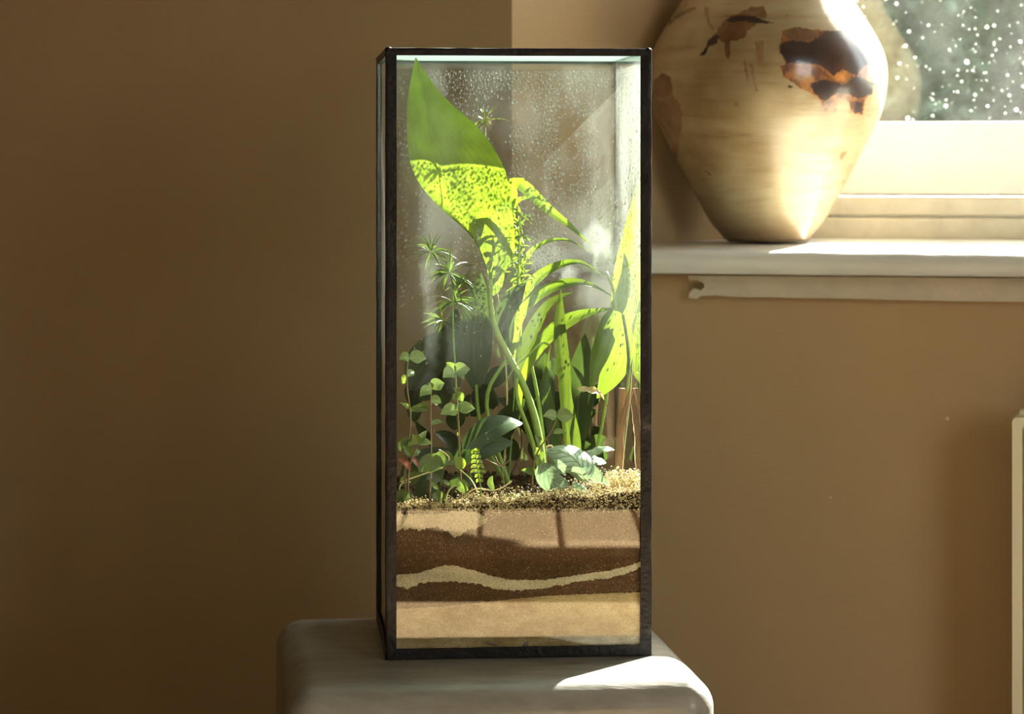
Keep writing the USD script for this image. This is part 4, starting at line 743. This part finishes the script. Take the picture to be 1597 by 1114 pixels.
def decal(poly, m, name, lift, label=None, holes=(), crop=True):
    """A painted patch that follows the vase's surface; poly in the second crop's pixels."""
    if crop: poly = [(x/2.785+990, y/2.785) for x, y in poly]
    dens = []
    P = np.array(poly, float); n = len(P); s = np.r_[0, np.cumsum(np.linalg.norm(np.diff(np.vstack([P, P[:1]]), axis=0), axis=1))]
    t = np.linspace(0, s[-1], max(60, int(s[-1]/1.5)), endpoint=False); PP = np.vstack([P, P[:1]]); Q = np.column_stack([np.interp(t, s, PP[:, 0]), np.interp(t, s, PP[:, 1])])
    Q += (meshkit.noise(np.stack([np.column_stack([Q*.3, Q[:, :1]*0]), np.column_stack([Q*.3+50, Q[:, :1]*0])], 1))-.5)*3.0
    sh = sg.Polygon(Q).buffer(0).buffer(.9).buffer(-.9)
    if sh.geom_type != 'Polygon': sh = max(sh.geoms, key=lambda g: g.area)
    x0, y0, x1, y1 = sh.bounds; gx, gy = np.meshgrid(np.arange(x0, x1, 4), np.arange(y0, y1, 4)); gp = np.column_stack([gx.ravel(), gy.ravel()])
    gp = gp[shapely.contains_xy(sh.buffer(-1.5), gp[:, 0], gp[:, 1])]
    from scipy.spatial import Delaunay
    A = np.vstack([np.array(sh.exterior.coords)[:-1], gp]); tri = Delaunay(A).simplices; cen = A[tri].mean(1); tri = tri[shapely.contains_xy(sh, cen[:, 0], cen[:, 1])]
    V = []
    for px, py in A:
        r = ray(px, py); d, tt = None, 2.6
        for _ in range(3000):                        # march the ray to the surface
            p = EYE+r*tt; y_ = 380-(p[2]-VB[2])/(VS*ZS); rad = vrad_at(np.clip(y_, -64, 380)); g = math.hypot(p[0]-VB[0], p[1]-VB[1])-rad
            if g < .00005: break
            tt += max(g*.6, .00003)
            if tt > 3.0: break
        q = unit(np.array([p[0]-VB[0], p[1]-VB[1], 0])); V.append(p + q*lift)
    V = np.array(V); e = A[tri]; ar = (e[:, 1, 0]-e[:, 0, 0])*(e[:, 2, 1]-e[:, 0, 1])-(e[:, 1, 1]-e[:, 0, 1])*(e[:, 2, 0]-e[:, 0, 0]); tri[ar > 0] = tri[ar > 0][:, ::-1]
    obj(name, trimesh.Trimesh(V, tri, process=False), m, va, smooth=True, label=label)
BL = [(640, 135), (700, 116), (780, 128), (835, 135), (900, 128), (960, 150), (1020, 195), (1048, 250), (1052, 320), (1040, 385), (1000, 430), (985, 500), (945, 492), (925, 440), (885, 425), (868, 492), (822, 482), (800, 430), (740, 392), (700, 372), (640, 330), (628, 285), (655, 280), (625, 210)]
decal(BL, 'stain_orange', 'painted_blossom', .0003, 'rust brown blossom painting')
decal([(632, 190), (680, 172), (760, 185), (820, 140), (900, 130), (965, 155), (1020, 200), (1042, 260), (1000, 280), (960, 330), (900, 300), (860, 330), (800, 280), (740, 275), (660, 272), (628, 225)], 'stain_black', 'painted_petal', .0006, 'blackish upper petals')
decal([(760, 360), (830, 345), (900, 370), (960, 330), (1035, 360), (1030, 410), (960, 430), (930, 410), (880, 400), (820, 440), (770, 400)], 'stain_black', 'painted_petal', .0006, 'blackish lower petals')
decal([(955, 440), (985, 445), (985, 495), (950, 488)], 'stain_black', 'painted_petal', .0006)
decal([(645, 135), (700, 118), (790, 130), (800, 165), (740, 178), (660, 168)], 'stain_brown', 'painted_petal', .0006)
decal([(340, 160), (365, 120), (400, 78), (450, 62), (500, 62), (548, 82), (520, 112), (490, 135), (470, 168), (425, 178), (380, 180)], 'stain_brown', 'painted_bird', .0004, 'brown painted bird')
decal([(278, 244), (300, 215), (330, 165), (352, 148), (368, 160), (355, 190), (322, 200), (300, 240)], 'stain_black', 'painted_bird_tail', .0006, 'black tail of the painted bird')
decal([(395, 85), (440, 68), (520, 68), (555, 88), (612, 104), (555, 100), (520, 100), (470, 90), (420, 100)], 'stain_black', 'painted_bird_head', .0006, 'dark head and beak of the painted bird')
decal([(385, 178), (415, 178), (412, 255), (398, 252)], 'stain_brown', 'painted_bird_leg', .0005)
decal([(352, 78), (400, 66), (450, 58), (500, 30), (555, 28), (575, 62), (560, 84), (500, 62), (440, 70)], 'stain_wash', 'painted_branch', .0002)
decal([(300, 30), (318, 30), (322, 80), (345, 130), (330, 128), (310, 90)], 'stain_wash', 'painted_branch', .0002)
decal([(130, 100), (200, 50), (260, 28), (268, 38), (210, 65), (140, 112)], 'stain_wash', 'painted_branch', .0002)
decal([(470, 262), (482, 275), (494, 352), (486, 350)], 'stain_wash', 'painted_grass', .0003); decal([(500, 272), (512, 290), (534, 402), (524, 398)], 'stain_wash', 'painted_grass', .0003)
decal([(520, 180), (556, 178), (556, 285), (540, 290), (524, 240)], 'stain_wash', 'painted_grass', .0002)
decal([(84, 345), (120, 316), (155, 332), (163, 380), (165, 410), (195, 455), (205, 505), (196, 600), (182, 690), (150, 610), (112, 540), (88, 480), (78, 420)], 'stain_wash', 'painted_figure', .0003, 'brown robed shape painted at the left of the vase')
decal([(84, 350), (120, 322), (152, 338), (160, 380), (152, 412), (110, 425), (84, 410)], 'stain_brown', 'painted_figure_top', .0006); decal([(95, 440), (130, 440), (160, 480), (158, 560), (140, 540), (110, 490)], 'stain_brown', 'painted_figure_shade', .0006)
decal([(300, 735), (312, 742), (330, 768), (318, 762)], 'stain_brown', 'painted_fleck', .0003); decal([(660, 372), (686, 374), (684, 384), (664, 384)], 'stain_black', 'painted_fleck', .0003)

# ------------------------------------------------------------------ garden outside
GZ = -.35
obj('lawn', box(-40, 40, -40, 60, GZ-.1, GZ), 'lawn', label='lawn of the garden outside the window', kind='structure')
obj('path', box(-3, 8, 5.2, 6.6, GZ-.001, GZ+.02), 'paving', label='grey paved path in the garden outside the window', kind='structure')
def bush(x, y, rx, rz, n, m, label, seed, ls=.05):
    g = np.random.default_rng(seed); root = thing('garden_tree' if rz > 3 else 'garden_bush', (x, y, GZ), label, 'tree' if rz > 3 else 'bush')
    q = unit(g.normal(size=(n, 3)))*(g.uniform(.25, 1, (n, 1))**.45); q *= 1+.25*(meshkit.noise(q*3+seed)-.5)[:, None]
    c = np.column_stack([x+q[:, 0]*rx, y+q[:, 1]*rx, GZ+rz*1.02+q[:, 2]*rz])
    d = unit(g.normal(size=(n, 3))+[0, 0, -.2]); s = unit(np.cross(d, g.normal(size=(n, 3)))); L = ls*g.uniform(.6, 1.3, (n, 1))
    V = np.stack([c, c+d*L*.5+s*L*.28, c+d*L, c+d*L*.5-s*L*.28], 1).reshape(-1, 3); f = np.arange(n)[:, None]*4
    F = np.vstack([f+[0, 1, 2], f+[0, 2, 3]]); uv = np.tile([[.5, 0], [1, .5], [.5, 1], [0, .5]], (n, 1))
    obj('foliage', trimesh.Trimesh(V, F, process=False), m, root, uv=uv, kind='stuff')
    obj('stem', tube(np.array([[x, y, GZ], [x+.03, y, GZ+rz*.6], [x, y+.02, GZ+rz*1.2]]), .04, .02, 6), 'trunk_bark', root, smooth=True)
for i, (x, y, rx, rz, m, lab) in enumerate([(-.95, 9.3, .84, 1.35, 'hedge_leaf', 'dark garden bush far left behind the wall'), (.78, 9.3, .84, 1.3, 'hedge_leaf', 'dark garden bush hidden mostly by the vase'),
                                           (2.15, 11.2, .80, 1.5, 'hedge_leaf_pale', 'pale yellow-green garden bush at the right end of the glass'), (2.85, 9.3, .84, 1.3, 'hedge_leaf', 'dark garden bush just beyond the right edge of the glass'),
                                           (4.7, 9.3, .84, 1.3, 'hedge_leaf', 'dark garden bush far to the right of the window view'), (-1.2, 14, 2.0, 4.3, 'hedge_leaf', 'tall dark garden tree in the back row on the left'), (2.9, 14.2, 2.0, 4.4, 'hedge_leaf', 'tall dark garden tree in the back row filling the window glass'),
                                           (7.0, 14, 2.0, 4.4, 'hedge_leaf', 'tall dark garden tree in the back row right of the window view'), (11.1, 14, 2.0, 4.2, 'hedge_leaf', 'tall dark garden tree in the back row furthest right')]):
    bush(x, y, rx, rz, 16000 if y < 13 else 26000, m, lab, 40+i, .075 if y < 13 else .20)
